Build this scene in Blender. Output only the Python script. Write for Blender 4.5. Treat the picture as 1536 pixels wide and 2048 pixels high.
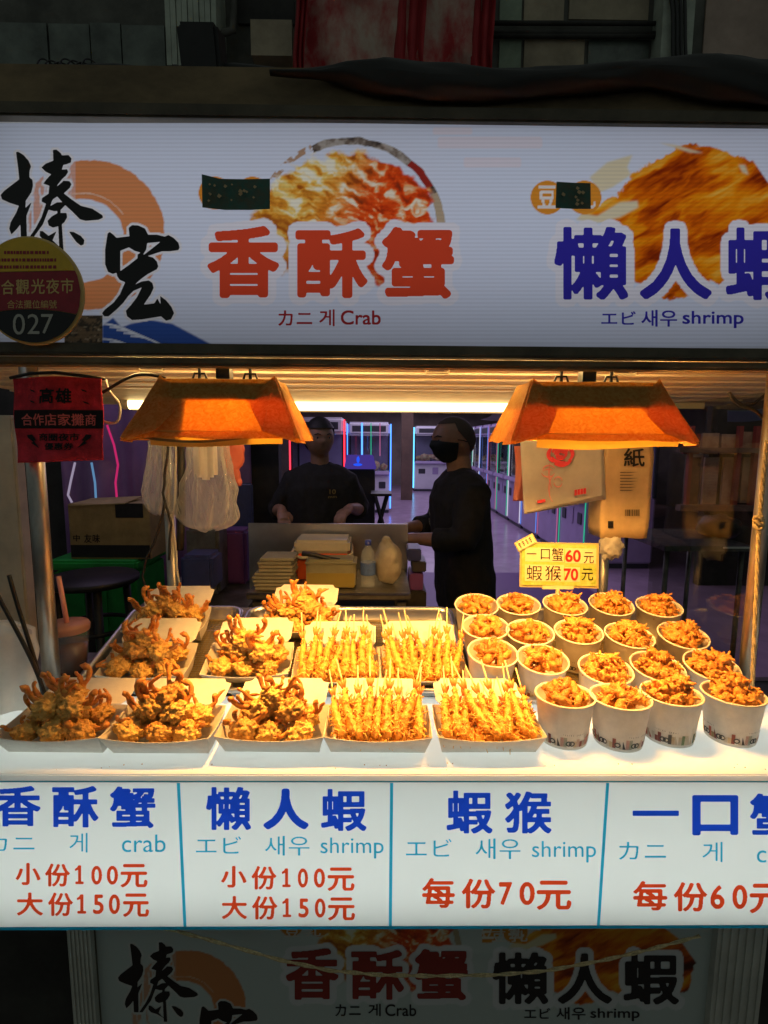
import bpy, bmesh, math, random
import numpy as np
from mathutils import Vector, Matrix, noise, Euler

random.seed(7); rng = np.random.default_rng(7)
SC = bpy.context.scene
for o in list(bpy.data.objects): bpy.data.objects.remove(o)
COL = SC.collection
R = math.radians

# ------------------------------------------------------------------ camera, world, exposure
F_PX, PITCH, YAW, ROLL, CAMZ = 1093.0, R(7.5), R(-.63), .0069, 1.56
cd = bpy.data.cameras.new('camera'); cam = bpy.data.objects.new('camera', cd); COL.objects.link(cam)
cd.sensor_fit = 'VERTICAL'; cd.sensor_height = 36; cd.lens = F_PX / 2048 * 36
cd.clip_start = .02; cd.clip_end = 300
CM = Matrix.Rotation(YAW, 3, 'Z') @ Matrix.Rotation(math.pi / 2 - PITCH, 3, 'X') @ Matrix.Rotation(ROLL, 3, 'Z')
cam.matrix_world = Matrix.Translation((0, 0, CAMZ)) @ CM.to_4x4()
SC.camera = cam
C0 = Vector((0, 0, CAMZ))

wd = bpy.data.worlds.new('World'); SC.world = wd; wd.use_nodes = True
bg = wd.node_tree.nodes['Background']
bg.inputs['Color'].default_value = (.80, .92, .86, 1); bg.inputs['Strength'].default_value = .125
SC.view_settings.view_transform = 'Standard'; SC.view_settings.look = 'None'
SC.view_settings.exposure = 0; SC.view_settings.gamma = 1
SC.cycles.max_bounces = 8; SC.cycles.transparent_max_bounces = 16
SC.cycles.sample_clamp_indirect = 4.0
SC.cycles.use_denoising = True


def ray(u, v): return CM @ Vector(((u - 768) / F_PX, -(v - 1024) / F_PX, -1))
def W(u, v, y=None, z=None):
    """the point of the place seen at photo position (u, v) on the upright plane y or the level plane z"""
    d = ray(u, v)
    t = y / d.y if y is not None else (z - CAMZ) / d.z
    return C0 + d * t
TILT = R(13); TN = Vector((0, -math.sin(TILT), math.cos(TILT))); TP = Vector((0, 1.06, 1.02))
def WT(u, v, h=0):
    d = ray(u, v); return C0 + d * ((TP + TN * h - C0).dot(TN) / d.dot(TN))


# ------------------------------------------------------------------ materials
def mat(name, col, rough=.55, metal=0., var=0., vscale=30., bump=0., bscale=120., spec=.5, emit=0., trl=0., clear=0.,
        trans=None, col2=None, stretch=(1, 1, 1), vattr=None, sheen=0., dist=0.):
    m = bpy.data.materials.new(name); m.use_nodes = True
    nt = m.node_tree; N = nt.nodes; L = nt.links
    p = N['Principled BSDF']; out = N['Material Output']
    c = tuple(col) + (1,)
    p.inputs['Base Color'].default_value = c; p.inputs['Roughness'].default_value = rough
    p.inputs['Metallic'].default_value = metal; p.inputs['Specular IOR Level'].default_value = spec
    p.inputs['Coat Weight'].default_value = clear
    if sheen: p.inputs['Sheen Weight'].default_value = sheen
    src = None
    if var or bump or col2:
        tc = N.new('ShaderNodeTexCoord'); mp = N.new('ShaderNodeMapping'); L.new(tc.outputs['Object'], mp.inputs['Vector'])
        mp.inputs['Scale'].default_value = stretch
    if vattr:
        a = N.new('ShaderNodeAttribute'); a.attribute_name = vattr; src = a.outputs['Color']
    elif var or col2:
        n = N.new('ShaderNodeTexNoise'); n.inputs['Scale'].default_value = vscale; n.inputs['Detail'].default_value = 6
        n.inputs['Roughness'].default_value = .65; n.inputs['Distortion'].default_value = dist
        L.new(mp.outputs['Vector'], n.inputs['Vector'])
        r = N.new('ShaderNodeValToRGB'); e = r.color_ramp.elements
        e[0].position = .36; e[1].position = .64
        a = col2 if col2 else tuple(max(0, x * (1 - var)) for x in col)
        b = col if col2 else tuple(min(1, x * (1 + var)) for x in col)
        e[0].color = tuple(a) + (1,); e[1].color = tuple(b) + (1,)
        L.new(n.outputs['Fac'], r.inputs['Fac']); src = r.outputs['Color']
    if src: L.new(src, p.inputs['Base Color'])
    if bump:
        n2 = N.new('ShaderNodeTexNoise'); n2.inputs['Scale'].default_value = bscale; n2.inputs['Detail'].default_value = 5
        L.new(mp.outputs['Vector'], n2.inputs['Vector'])
        bp = N.new('ShaderNodeBump'); bp.inputs['Strength'].default_value = bump; bp.inputs['Distance'].default_value = .003
        L.new(n2.outputs['Fac'], bp.inputs['Height']); L.new(bp.outputs['Normal'], p.inputs['Normal'])
    if emit:
        p.inputs['Emission Strength'].default_value = emit; p.inputs['Emission Color'].default_value = c
    last = p.outputs['BSDF']
    if trl:
        t = N.new('ShaderNodeBsdfTranslucent'); t.inputs['Color'].default_value = c
        if src: L.new(src, t.inputs['Color'])
        mx = N.new('ShaderNodeMixShader'); mx.inputs['Fac'].default_value = trl
        L.new(last, mx.inputs[1]); L.new(t.outputs['BSDF'], mx.inputs[2]); last = mx.outputs['Shader']
    if trans is not None:
        t = N.new('ShaderNodeBsdfTransparent'); t.inputs['Color'].default_value = (1, 1, 1, 1)
        mx = N.new('ShaderNodeMixShader'); mx.inputs['Fac'].default_value = trans
        L.new(last, mx.inputs[1]); L.new(t.outputs['BSDF'], mx.inputs[2]); last = mx.outputs['Shader']
    L.new(last, out.inputs['Surface'])
    return m

def glass(name, tint=(.9, .95, .95), rough=.03):
    m = bpy.data.materials.new(name); m.use_nodes = True
    nt = m.node_tree; N = nt.nodes; L = nt.links; N.remove(N['Principled BSDF'])
    g = N.new('ShaderNodeBsdfGlossy'); g.inputs['Roughness'].default_value = rough
    t = N.new('ShaderNodeBsdfTransparent'); t.inputs['Color'].default_value = tint + (1,)
    f = N.new('ShaderNodeLayerWeight'); f.inputs['Blend'].default_value = .5
    pw = N.new('ShaderNodeMath'); pw.operation = 'POWER'; pw.inputs[1].default_value = 4.2; ad = N.new('ShaderNodeMath'); ad.operation = 'MULTIPLY_ADD'; ad.inputs[1].default_value = .9; ad.inputs[2].default_value = .03
    L.new(f.outputs['Facing'], pw.inputs[0]); L.new(pw.outputs[0], ad.inputs[0]); f = ad
    mx = N.new('ShaderNodeMixShader')
    L.new(ad.outputs[0], mx.inputs['Fac']); L.new(t.outputs['BSDF'], mx.inputs[1]); L.new(g.outputs['BSDF'], mx.inputs[2])
    L.new(mx.outputs['Shader'], N['Material Output'].inputs['Surface'])
    return m

def thinplastic(name, col, lo, hi):
    m = bpy.data.materials.new(name); m.use_nodes = True
    nt = m.node_tree; N = nt.nodes; L = nt.links; p = N['Principled BSDF']
    p.inputs['Base Color'].default_value = tuple(col) + (1,); p.inputs['Roughness'].default_value = .17; p.inputs['Coat Weight'].default_value = 1.
    tc = N.new('ShaderNodeTexCoord'); mp = N.new('ShaderNodeMapping'); mp.inputs['Scale'].default_value = (2, 2, .6); L.new(tc.outputs['Object'], mp.inputs['Vector'])
    n = N.new('ShaderNodeTexNoise'); n.inputs['Scale'].default_value = 11; n.inputs['Detail'].default_value = 2; n.inputs['Distortion'].default_value = 1.5; L.new(mp.outputs['Vector'], n.inputs['Vector'])
    bp = N.new('ShaderNodeBump'); bp.inputs['Strength'].default_value = 1; bp.inputs['Distance'].default_value = .012; L.new(n.outputs['Fac'], bp.inputs['Height'])
    L.new(bp.outputs['Normal'], p.inputs['Normal']); L.new(bp.outputs['Normal'], p.inputs['Coat Normal'])
    t = N.new('ShaderNodeBsdfTranslucent'); t.inputs['Color'].default_value = tuple(col) + (1,); m1 = N.new('ShaderNodeMixShader'); m1.inputs['Fac'].default_value = .4; L.new(p.outputs['BSDF'], m1.inputs[1]); L.new(t.outputs['BSDF'], m1.inputs[2])
    f = N.new('ShaderNodeLayerWeight'); f.inputs['Blend'].default_value = .4; L.new(bp.outputs['Normal'], f.inputs['Normal'])
    ad = N.new('ShaderNodeMath'); ad.operation = 'MULTIPLY_ADD'; ad.inputs[1].default_value = hi - lo; ad.inputs[2].default_value = lo; ad.use_clamp = True; L.new(f.outputs['Facing'], ad.inputs[0])
    tr = N.new('ShaderNodeBsdfTransparent'); m2 = N.new('ShaderNodeMixShader'); L.new(ad.outputs[0], m2.inputs['Fac']); L.new(tr.outputs['BSDF'], m2.inputs[1]); L.new(m1.outputs['Shader'], m2.inputs[2])
    L.new(m2.outputs['Shader'], N['Material Output'].inputs['Surface']); return m

def lit(name, col, s):
    m = bpy.data.materials.new(name); m.use_nodes = True
    nt = m.node_tree; N = nt.nodes; N.remove(N['Principled BSDF'])
    e = N.new('ShaderNodeEmission'); e.inputs['Color'].default_value = tuple(col) + (1,); e.inputs['Strength'].default_value = s
    nt.links.new(e.outputs['Emission'], N['Material Output'].inputs['Surface']); return m

MT = dict(
    paper=mat('white paperboard', (.80, .76, .68), .6, var=.05, vscale=60, bump=.15, bscale=300, trl=.12),
    lidp=mat('white paperboard lid', (.82, .78, .70), .6, var=.05, vscale=40, bump=.1, bscale=200, trl=.12),
    batter=mat('fried batter', (.88, .57, .15), .42, col2=(.66, .33, .06), vscale=70, bump=.9, bscale=260, spec=.5),
    batter2=mat('dark fried batter', (.80, .46, .11), .45, col2=(.54, .25, .05), vscale=80, bump=.9, bscale=260),
    leg=mat('fried crab leg', (.80, .36, .07), .42, col2=(.54, .16, .03), vscale=90, bump=.6, bscale=300),
    shrimp=mat('fried shrimp', (.88, .46, .09), .38, col2=(.78, .30, .03), vscale=60, bump=.7, bscale=260),
    shaggy=mat('fried batter thread', (.90, .54, .13), .42, col2=(.80, .36, .05), vscale=60),
    tail=mat('shrimp tail', (.80, .26, .05), .4, var=.25, vscale=60),
    crisp=mat('crisp fried coating', (.78, .38, .07), .4, col2=(.52, .19, .03), vscale=110, bump=.9, bscale=300), crispd=mat('dark crisp fried coating', (.70, .30, .05), .4, col2=(.42, .13, .02), vscale=110, bump=.9, bscale=300),
    bamboo=mat('bamboo', (.78, .62, .34), .6, var=.12, vscale=80),
    steel=mat('stainless steel', (.55, .55, .53), .28, 1., var=.12, vscale=8, stretch=(1, 12, 1), bump=.05, bscale=60),
    dsteel=mat('worn dark steel', (.16, .155, .14), .45, .8, var=.35, vscale=14, bump=.15, bscale=60),
    post=mat('brushed steel tube', (.42, .40, .36), .36, .9, var=.3, vscale=22, stretch=(1, 1, .3), bump=.1, bscale=80),
    wire=mat('brass coloured wire', (.52, .42, .24), .38, .9),
    acryl=mat('white acrylic', (.84, .85, .83), .35, trl=.45, bump=.03, bscale=8),
    white=mat('white paint', (.78, .78, .76), .5, var=.06),
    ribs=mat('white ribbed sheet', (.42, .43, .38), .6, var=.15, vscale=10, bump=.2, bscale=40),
    frame=mat('brown anodised frame', (.085, .07, .045), .5, .3, var=.35, vscale=9, bump=.1, bscale=50),
    canopy=mat('weathered brown sheet', (.17, .12, .06), .75, var=.45, vscale=5, bump=.2, bscale=60, stretch=(1, 1, 2)),
    black=mat('black plastic', (.012, .012, .012), .5, var=.3, bump=.1, bscale=40),
    tarp=mat('black tarpaulin', (.010, .010, .009), .6, var=.4, vscale=10, bump=.5, bscale=18),
    dark=mat('dark grime', (.03, .028, .024), .8, var=.4, vscale=6),
    kraft=mat('kraft paper shade', (.95, .66, .20), .75, col2=(.80, .40, .07), vscale=70, bump=.5, bscale=90, trl=.72, stretch=(1, 1.5, 1.2), dist=2.2),
    kraftin=mat('inner paper liner', (1, .82, .34), .7, trl=.85, var=.05),
    housing=mat('lamp housing', (.07, .035, .015), .6, .2, var=.2),
    roofm=mat('cream corrugated sheet', (.82, .72, .52), .5, var=.14, vscale=10, stretch=(1, 6, 1)),
    teal=mat('teal ink', (.03, .50, .78), .5, trl=.75),
    tealline=mat('teal tape', (.03, .40, .52), .5, trl=.6),
    blueink=mat('blue ink', (.018, .095, .80), .5, trl=.75),
    redink=mat('red ink', (.98, .085, .02), .5, trl=.75),
    signred=mat('sign red ink', (.98, .10, .035), .5, trl=.8),
    signdark=mat('sign dark red ink', (.55, .03, .03), .5, trl=.8),
    signblue=mat('sign blue ink', (.05, .04, .48), .5, trl=.8),
    signwhite=mat('sign white ink', (.9, .85, .8), .5, trl=.8),
    inkblack=mat('black ink', (.010, .009, .010), .5),
    pred=mat('printed dark red', (.22, .022, .016), .6), pblack=mat('printed black', (.012, .012, .014), .6),
    pwhite=mat('printed white', (.5, .48, .42), .6),
    flagred=mat('red felt cloth', (.66, .03, .05), .9, var=.3, vscale=25, bump=.5, bscale=300),
    flagblack=mat('black print on felt', (.014, .010, .012), .9, bump=.3, bscale=300),
    flagpink=mat('pink print on felt', (.75, .16, .15), .9),
    gold=mat('gold print', (.75, .52, .18), .55), yellow=mat('yellow disc print', (.80, .50, .03), .5, var=.1),
    maroon=mat('maroon disc print', (.34, .015, .03), .5, var=.15),
    tape=mat('dark green cloth tape', (.04, .14, .11), .7, col2=(.10, .11, .07), vscale=60, bump=.3, bscale=200),
    tapespot=mat('tape speck', (.6, .42, .22), .7),
    bag=thinplastic('clear plastic bag', (.88, .87, .82), .26, 1.2),
    bagw=mat('milky plastic bag', (.88, .85, .78), .4, trl=.55, bump=.4, bscale=30, var=.05),
    coral=mat('coral plastic bag', (.85, .24, .16), .5, trl=.35, bump=.4, bscale=40),
    pinkbag=mat('pink plastic bag', (.78, .30, .24), .5, trl=.35, bump=.3, bscale=40),
    rose=mat('rose print', (.70, .05, .07), .5), roselight=mat('pale rose print', (.80, .30, .26), .5),
    pack=mat('brown paper pack', (.62, .44, .22), .55, var=.12, vscale=14, bump=.3, bscale=25, clear=.3),
    cardg=mat('green price card', (.36, .52, .06), .4, col2=(.62, .66, .20), vscale=70, clear=.6),
    cardp=mat('cream card label', (.80, .72, .42), .4, clear=.4), cardb=mat('clear card sleeve', (.5, .45, .2), .3, clear=.8),
    cred=mat('red numerals', (.55, .025, .02), .5),
    skin=mat('skin', (.34, .18, .11), .5, var=.12, vscale=20, bump=.15, bscale=90),
    cloth=mat('black cotton', (.014, .014, .014), .9, var=.25, vscale=30, bump=.4, bscale=25),
    maskm=mat('black face mask', (.008, .012, .012), .75, bump=.2, bscale=90),
    hair=mat('black hair', (.012, .010, .009), .6, bump=.5, bscale=200),
    stubble=mat('shaved hair', (.075, .045, .03), .7, bump=.3, bscale=200), eyew=mat('eye', (.30, .28, .26), .2), shirtink=mat('pale shirt print', (.42, .38, .28), .7), shirtgold=mat('gold shirt print', (.22, .16, .05), .7),
    shoe=mat('shoe rubber', (.02, .02, .02), .7),
    orange=mat('orange cooler plastic', (.75, .12, .02), .4, var=.06), cream=mat('cream plastic', (.50, .45, .35), .4, var=.05),
    tub=mat('milky tub plastic', (.34, .33, .22), .35, trl=.35, var=.05), yliq=mat('yellow batter', (.36, .28, .07), .5, trl=.3),
    bottle=mat('clear bottle plastic', (.6, .68, .75), .12, trans=.8), bluecap=mat('blue cap', (.03, .05, .35), .4),
    blabel=mat('bottle label', (.08, .14, .36), .4, var=.3, vscale=60),
    carton=mat('corrugated cardboard', (.34, .25, .11), .8, var=.2, vscale=12, bump=.2, bscale=40),
    green=mat('green plastic', (.02, .36, .06), .5, var=.2, vscale=8), blueplas=mat('blue plastic', (.03, .04, .16), .4, var=.15),
    purple=mat('purple plastic', (.10, .03, .16), .5),
    curtain=mat('purple vinyl', (.20, .11, .24), .3, var=.15, vscale=6, bump=.2, bscale=6),
    creamwall=mat('cream wall panel', (.60, .52, .40), .7, var=.15, vscale=6, bump=.1),
    cola=mat('iced tea', (.10, .035, .015), .2, var=.3), pinklid=mat('pink cup lid', (.42, .22, .17), .35, trl=.3), straw=mat('pink straw', (.78, .36, .30), .4, trl=.3),
    rope=mat('jute string', (.52, .42, .22), .9, var=.25, vscale=160, bump=.6, bscale=400),
    cable=mat('black cable', (.012, .012, .012), .45), cablew=mat('white cable', (.6, .58, .5), .45),
    asphalt=mat('asphalt', (.045, .045, .045), .85, var=.3, vscale=30, bump=.4, bscale=150),
    tile=mat('arcade floor tile', (.34, .24, .36), .22, var=.12, vscale=3, bump=.03),
    mach=mat('white machine enamel', (.62, .60, .66), .35, var=.06, vscale=4), machp=mat('purple machine enamel', (.34, .26, .46), .35, var=.08, vscale=4),
    machd=mat('dark machine trim', (.03, .03, .04), .4), toy=mat('soft toy', (.50, .16, .16), .9, col2=(.75, .60, .35), vscale=14, bump=.4, bscale=30),
    wallb=mat('arcade wall', (.30, .24, .20), .7, var=.2, vscale=2), wood=mat('brown pillar', (.12, .07, .045), .6, var=.2, vscale=3),
    ceil=mat('arcade ceiling', (.30, .30, .26), .8, var=.2, vscale=2),
    fac=mat('old facade', (.10, .10, .085), .85, var=.4, vscale=3, bump=.3, bscale=20), facp=mat('stained pink plaster', (.36, .27, .22), .85, var=.25, vscale=2.5, bump=.2),
    facr=mat('pale ribbed duct', (.36, .40, .33), .7, var=.2, vscale=8), pane=mat('dusty window pane', (.10, .12, .10), .3, var=.5, vscale=4),
    paneg=mat('green window paper', (.22, .28, .20), .7, var=.35, vscale=3), panet=mat('tan window paper', (.30, .25, .17), .7, var=.35, vscale=3),
    bannr=mat('red banner cloth', (.40, .025, .03), .8, col2=(.50, .40, .32), vscale=5, bump=.3, bscale=10, stretch=(1.2, 1, .7)),
    bannred=mat('red banner edge', (.36, .02, .025), .8),
    shopred=mat('shop red panel', (.30, .06, .05), .7, var=.3, vscale=3), shopdk=mat('shop dark board', (.16, .10, .08), .7, var=.4, vscale=4), shoptan=mat('shop lit board', (.52, .38, .28), .7, col2=(.30, .16, .12), vscale=5),
    tube_assumed=lit('lit assumed front tube', (1, .62, .22), 85.), tube_w=lit('lit fluorescent tube', (1, .74, .36), 5.5), bulb=lit('lit heat bulb', (1, .48, .10), 250.),
    neon_b=lit('blue neon', (.06, .22, 1), 3.2), neon_r=lit('red neon', (1, .03, .06), 2.6), neon_g=lit('green neon', (.05, .75, .45), .55),
    neon_c=lit('cyan neon', (.12, .55, 1), 2.2), neon_p=lit('pink neon', (.9, .25, .55), .45), neon_w=lit('white neon', (.75, .72, .9), .9), neon_d=lit('dim blue neon', (.15, .3, 1), .8),
    white_led=lit('white lamp', (1, .96, .9), 14.), screen=lit('blue lit panel', (.10, .06, .42), .55), screenb=lit('blue lit mark', (.02, .10, 1), 1.0),
    tray_foam=mat('grey foam tray', (.24, .23, .17), .7, var=.1), dullbag=mat('dull white bag', (.42, .38, .30), .4, trl=.2, bump=.5, bscale=30, var=.1),
    clearg=glass('clear glass'), vinyl=glass('clear side panel', (.80, .82, .78), .02),
)


# ------------------------------------------------------------------ mesh building and tagging
def wl(o):
    p = Vector((0, 0, 0))
    while o: p += o.location; o = o.parent
    return p
def link(name, me, parent=None):
    o = bpy.data.objects.new(name, me); COL.objects.link(o)
    if parent: o.parent = parent
    return o
def tag(o, label, cat, group=None):
    o['label'] = label; o['category'] = cat
    if group: o['group'] = group
    return o
def thing(name, label, cat, loc=(0, 0, 0), rot=(0, 0, 0), group=None):
    o = link(name, None); o.location = loc; o.rotation_euler = rot; o.empty_display_size = .05
    return tag(o, label, cat, group)
def setting(o): o['kind'] = 'structure'; return o
def copy_tree(o, parent=None):
    c = o.copy(); COL.objects.link(c)
    if parent: c.parent = parent
    for ch in list(o.children): copy_tree(ch, c)
    return c

class MB:
    def __init__(s): s.v = []; s.f = []; s.m = []
    def add(s, vs, fs, mi=0):
        b = len(s.v); s.v += [tuple(p) for p in vs]
        for f in fs: s.f.append([b + i for i in f]); s.m.append(mi)
    def box(s, lo, hi, mi=0, rot=None, cen=None):
        x0, y0, z0 = lo; x1, y1, z1 = hi
        vs = [Vector(p) for p in ((x0, y0, z0), (x1, y0, z0), (x1, y1, z0), (x0, y1, z0), (x0, y0, z1), (x1, y0, z1), (x1, y1, z1), (x0, y1, z1))]
        if rot:
            c = Vector(cen) if cen else (Vector(lo) + Vector(hi)) / 2
            Q = Euler(rot).to_matrix(); vs = [c + Q @ (p - c) for p in vs]
        s.add(vs, [(0, 3, 2, 1), (4, 5, 6, 7), (0, 1, 5, 4), (1, 2, 6, 5), (2, 3, 7, 6), (3, 0, 4, 7)], mi); return s
    def tube(s, pts, r, n=8, mi=0, cap=True, wob=0., sq=(1, 1)):
        pts = [Vector(p) for p in pts]; k = len(pts)
        rr = list(r) if hasattr(r, '__len__') else [r] * k
        T = [(pts[min(i + 1, k - 1)] - pts[max(i - 1, 0)]).normalized() for i in range(k)]
        a = Vector((0, 0, 1)) if abs(T[0].z) < .9 else Vector((1, 0, 0))
        u = T[0].cross(a).normalized(); vs = []
        for i in range(k):
            u = (u - T[i] * u.dot(T[i])).normalized(); w = T[i].cross(u)
            for j in range(n):
                q = 2 * math.pi * j / n; p = pts[i] + (u * math.cos(q) * sq[0] + w * math.sin(q) * sq[1]) * rr[i]
                if wob: p += noise.noise_vector(p * 160) * wob
                vs.append(p)
        fs = [(i * n + j, i * n + (j + 1) % n, (i + 1) * n + (j + 1) % n, (i + 1) * n + j) for i in range(k - 1) for j in range(n)]
        if cap: fs += [tuple(range(n - 1, -1, -1)), tuple((k - 1) * n + j for j in range(n))]
        s.add(vs, fs, mi); return s
    def lathe(s, prof, n=32, c=(0, 0, 0), mi=0, a0=0, a1=2 * math.pi):
        full = abs(a1 - a0 - 2 * math.pi) < 1e-6; cols = n if full else n + 1; vs = []
        for (r, z) in prof:
            for j in range(cols):
                q = a0 + (a1 - a0) * j / n; vs.append((c[0] + r * math.cos(q), c[1] + r * math.sin(q), c[2] + z))
        fs = []
        for i in range(len(prof) - 1):
            for j in range(n):
                j2 = (j + 1) % cols; fs.append((i * cols + j, i * cols + j2, (i + 1) * cols + j2, (i + 1) * cols + j))
        s.add(vs, fs, mi); return s
    def grid(s, fn, nu, nv, mi=0):
        vs = [fn(i / nu, j / nv) for j in range(nv + 1) for i in range(nu + 1)]; w = nu + 1
        s.add(vs, [(j * w + i, j * w + i + 1, (j + 1) * w + i + 1, (j + 1) * w + i) for j in range(nv) for i in range(nu)], mi); return s
    def blob(s, c, rad, amp=.2, sub=3, seed=0, fr=2.2, mi=0, rot=None, lump=0., crumb=0.):
        bm = bmesh.new(); bmesh.ops.create_icosphere(bm, subdivisions=sub, radius=1)
        off = Vector((seed * 7.3, seed * 3.1, seed * 1.7)); vs = []
        Q = Euler(rot).to_matrix() if rot else None
        for v in bm.verts:
            d = 1 + amp * noise.fractal(v.co * fr + off, .9, 2.1, 4)
            if crumb: d += crumb * (noise.fractal(v.co * 9 + off, .8, 2.2, 3) + .6 * abs(noise.noise(v.co * 15 - off)))
            if lump: d += lump * (.5 - noise.voronoi(v.co * 2.6 + off)[0][0])
            p = Vector((v.co.x * rad[0], v.co.y * rad[1], v.co.z * rad[2])) * d
            if Q: p = Q @ p
            vs.append(p + Vector(c))
        s.add(vs, [[v.index for v in f.verts] for f in bm.faces], mi); bm.free(); return s
    def mesh(s, name, mats, smooth=False, off=(0, 0, 0)):
        me = bpy.data.meshes.new(name); ox, oy, oz = off
        me.from_pydata([(a - ox, b - oy, c - oz) for a, b, c in s.v], [], s.f)
        for m in (mats if isinstance(mats, (list, tuple)) else [mats]): me.materials.append(MT[m] if isinstance(m, str) else m)
        if any(s.m): me.polygons.foreach_set('material_index', s.m)
        if smooth: me.polygons.foreach_set('use_smooth', [True] * len(s.f))
        me.validate(); me.update(); return me
    def build(s, name, mats, parent=None, smooth=False, world=True):
        return link(name, s.mesh(name, mats, smooth, wl(parent) if (parent and world) else (0, 0, 0)), parent)
def bevel(o, w=.004, seg=2):
    bm = bmesh.new(); bm.from_mesh(o.data); bmesh.ops.remove_doubles(bm, verts=bm.verts, dist=1e-6)
    bmesh.ops.bevel(bm, geom=[e for e in bm.edges if len(e.link_faces) == 2 and e.calc_face_angle(0) > .5], offset=w, segments=seg, affect='EDGES')
    bm.to_mesh(o.data); bm.free(); return o
def solid(o, t):
    bm = bmesh.new(); bm.from_mesh(o.data); bmesh.ops.remove_doubles(bm, verts=bm.verts, dist=1e-5)
    bmesh.ops.recalc_face_normals(bm, faces=bm.faces)
    bmesh.ops.solidify(bm, geom=bm.faces[:], thickness=t); bm.to_mesh(o.data); bm.free(); return o
def remesh(o, vox, smooth=2):
    m = o.modifiers.new('r', 'REMESH'); m.mode = 'VOXEL'; m.voxel_size = vox; m.use_smooth_shade = True
    if smooth:
        q = o.modifiers.new('s', 'SMOOTH'); q.factor = .5; q.iterations = smooth
    dg = bpy.context.evaluated_depsgraph_get(); me = bpy.data.meshes.new_from_object(o.evaluated_get(dg))
    ms = list(o.data.materials); o.modifiers.clear(); o.data = me; me.materials.clear()
    for k in ms: me.materials.append(k)
    me.polygons.foreach_set('use_smooth', [True] * len(me.polygons)); return o
def bez(p0, p1, p2, p3, n=14):
    p0, p1, p2, p3 = map(Vector, (p0, p1, p2, p3)); o = []
    for i in range(n + 1):
        t = i / n; o.append(p0 * (1 - t) ** 3 + p1 * 3 * t * (1 - t) ** 2 + p2 * 3 * t * t * (1 - t) + p3 * t ** 3)
    return o

# ------------------------------------------------------------------ lettering: glyphs rasterised, thickened and meshed
def fill_tri(img, a, b, c):
    x0 = max(int(min(a[0], b[0], c[0])), 0); x1 = min(int(max(a[0], b[0], c[0])) + 2, img.shape[1])
    y0 = max(int(min(a[1], b[1], c[1])), 0); y1 = min(int(max(a[1], b[1], c[1])) + 2, img.shape[0])
    if x1 <= x0 or y1 <= y0: return
    X, Y = np.meshgrid(np.arange(x0, x1), np.arange(y0, y1))
    e = lambda p, q: (q[0] - p[0]) * (Y - p[1]) - (q[1] - p[1]) * (X - p[0])
    e0, e1, e2 = e(a, b), e(b, c), e(c, a)
    img[y0:y1, x0:x1][((e0 >= 0) & (e1 >= 0) & (e2 >= 0)) | ((e0 <= 0) & (e1 <= 0) & (e2 <= 0))] = 1
def fill_poly(img, pts):
    H, Wd = img.shape; X = np.arange(Wd)
    P = np.array(pts, float)
    for y in range(max(0, int(P[:, 1].min())), min(H, int(P[:, 1].max()) + 1)):
        xs = []
        for i in range(len(P)):
            a, b = P[i - 1], P[i]
            if (a[1] <= y + .5) != (b[1] <= y + .5): xs.append(a[0] + (y + .5 - a[1]) / (b[1] - a[1]) * (b[0] - a[0]))
        xs.sort()
        for a, b in zip(xs[::2], xs[1::2]): img[y, max(0, int(round(a))):max(0, int(round(b)))] = 1
def blur(a, s):
    r = max(1, int(s * 3)); k = np.exp(-.5 * (np.arange(-r, r + 1) / s) ** 2); k /= k.sum()
    a = np.apply_along_axis(lambda m: np.convolve(m, k, 'same'), 0, a)
    return np.apply_along_axis(lambda m: np.convolve(m, k, 'same'), 1, a)
def dilate(a, r):
    if r <= 0: return a
    k = int(math.ceil(r)); o = a.copy(); p = np.pad(a, k); H, Wd = a.shape
    for dy in range(-k, k + 1):
        for dx in range(-k, k + 1):
            if dx * dx + dy * dy <= r * r + .5: o = np.maximum(o, p[k + dy:k + dy + H, k + dx:k + dx + Wd])
    return o
_raw = {}
def glyph_raw(t, res):
    if (t, res) in _raw: return _raw[(t, res)]
    if t == '1':
        a = np.zeros((res + 24, int(res * .5) + 24)); k = res
        for q in ([(.17, 0), (.29, 0), (.29, .95), (.17, .95)], [(.17, 0), (.29, 0), (.16, .20), (.0, .27), (.0, .18), (.1, .12)], [(.03, .90), (.43, .90), (.43, 1), (.03, 1)]): fill_poly(a, [(12 + x * k, 12 + y * k) for x, y in q])
        _raw[(t, res)] = a; return a
    c = bpy.data.curves.new('t', 'FONT'); c.body = t; c.dimensions = '2D'; c.fill_mode = 'BOTH'; c.resolution_u = 6
    o = bpy.data.objects.new('t', c); COL.objects.link(o)
    me = bpy.data.meshes.new_from_object(o.evaluated_get(bpy.context.evaluated_depsgraph_get()))
    me.calc_loop_triangles()
    V = np.array([v.co[:2] for v in me.vertices]); lo = V.min(0); hi = V.max(0); pad = 12
    V = (V - lo) * res + pad
    img = np.zeros((int((hi[1] - lo[1]) * res) + 2 * pad + 2, int((hi[0] - lo[0]) * res) + 2 * pad + 2))
    for t3 in me.loop_triangles: fill_tri(img, *[V[i] for i in t3.vertices])
    bpy.data.objects.remove(o); bpy.data.curves.remove(c); bpy.data.meshes.remove(me)
    img = img[::-1].copy(); _raw[(t, res)] = img; return img
def crop(a):
    ys, xs = np.where(a > .5); return a[max(ys.min() - 2, 0):ys.max() + 3, max(xs.min() - 2, 0):xs.max() + 3]
def glyph(t, res=96, bold=0., soft=.9): return crop(blur(dilate(glyph_raw(t, res), bold * res), soft))
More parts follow.
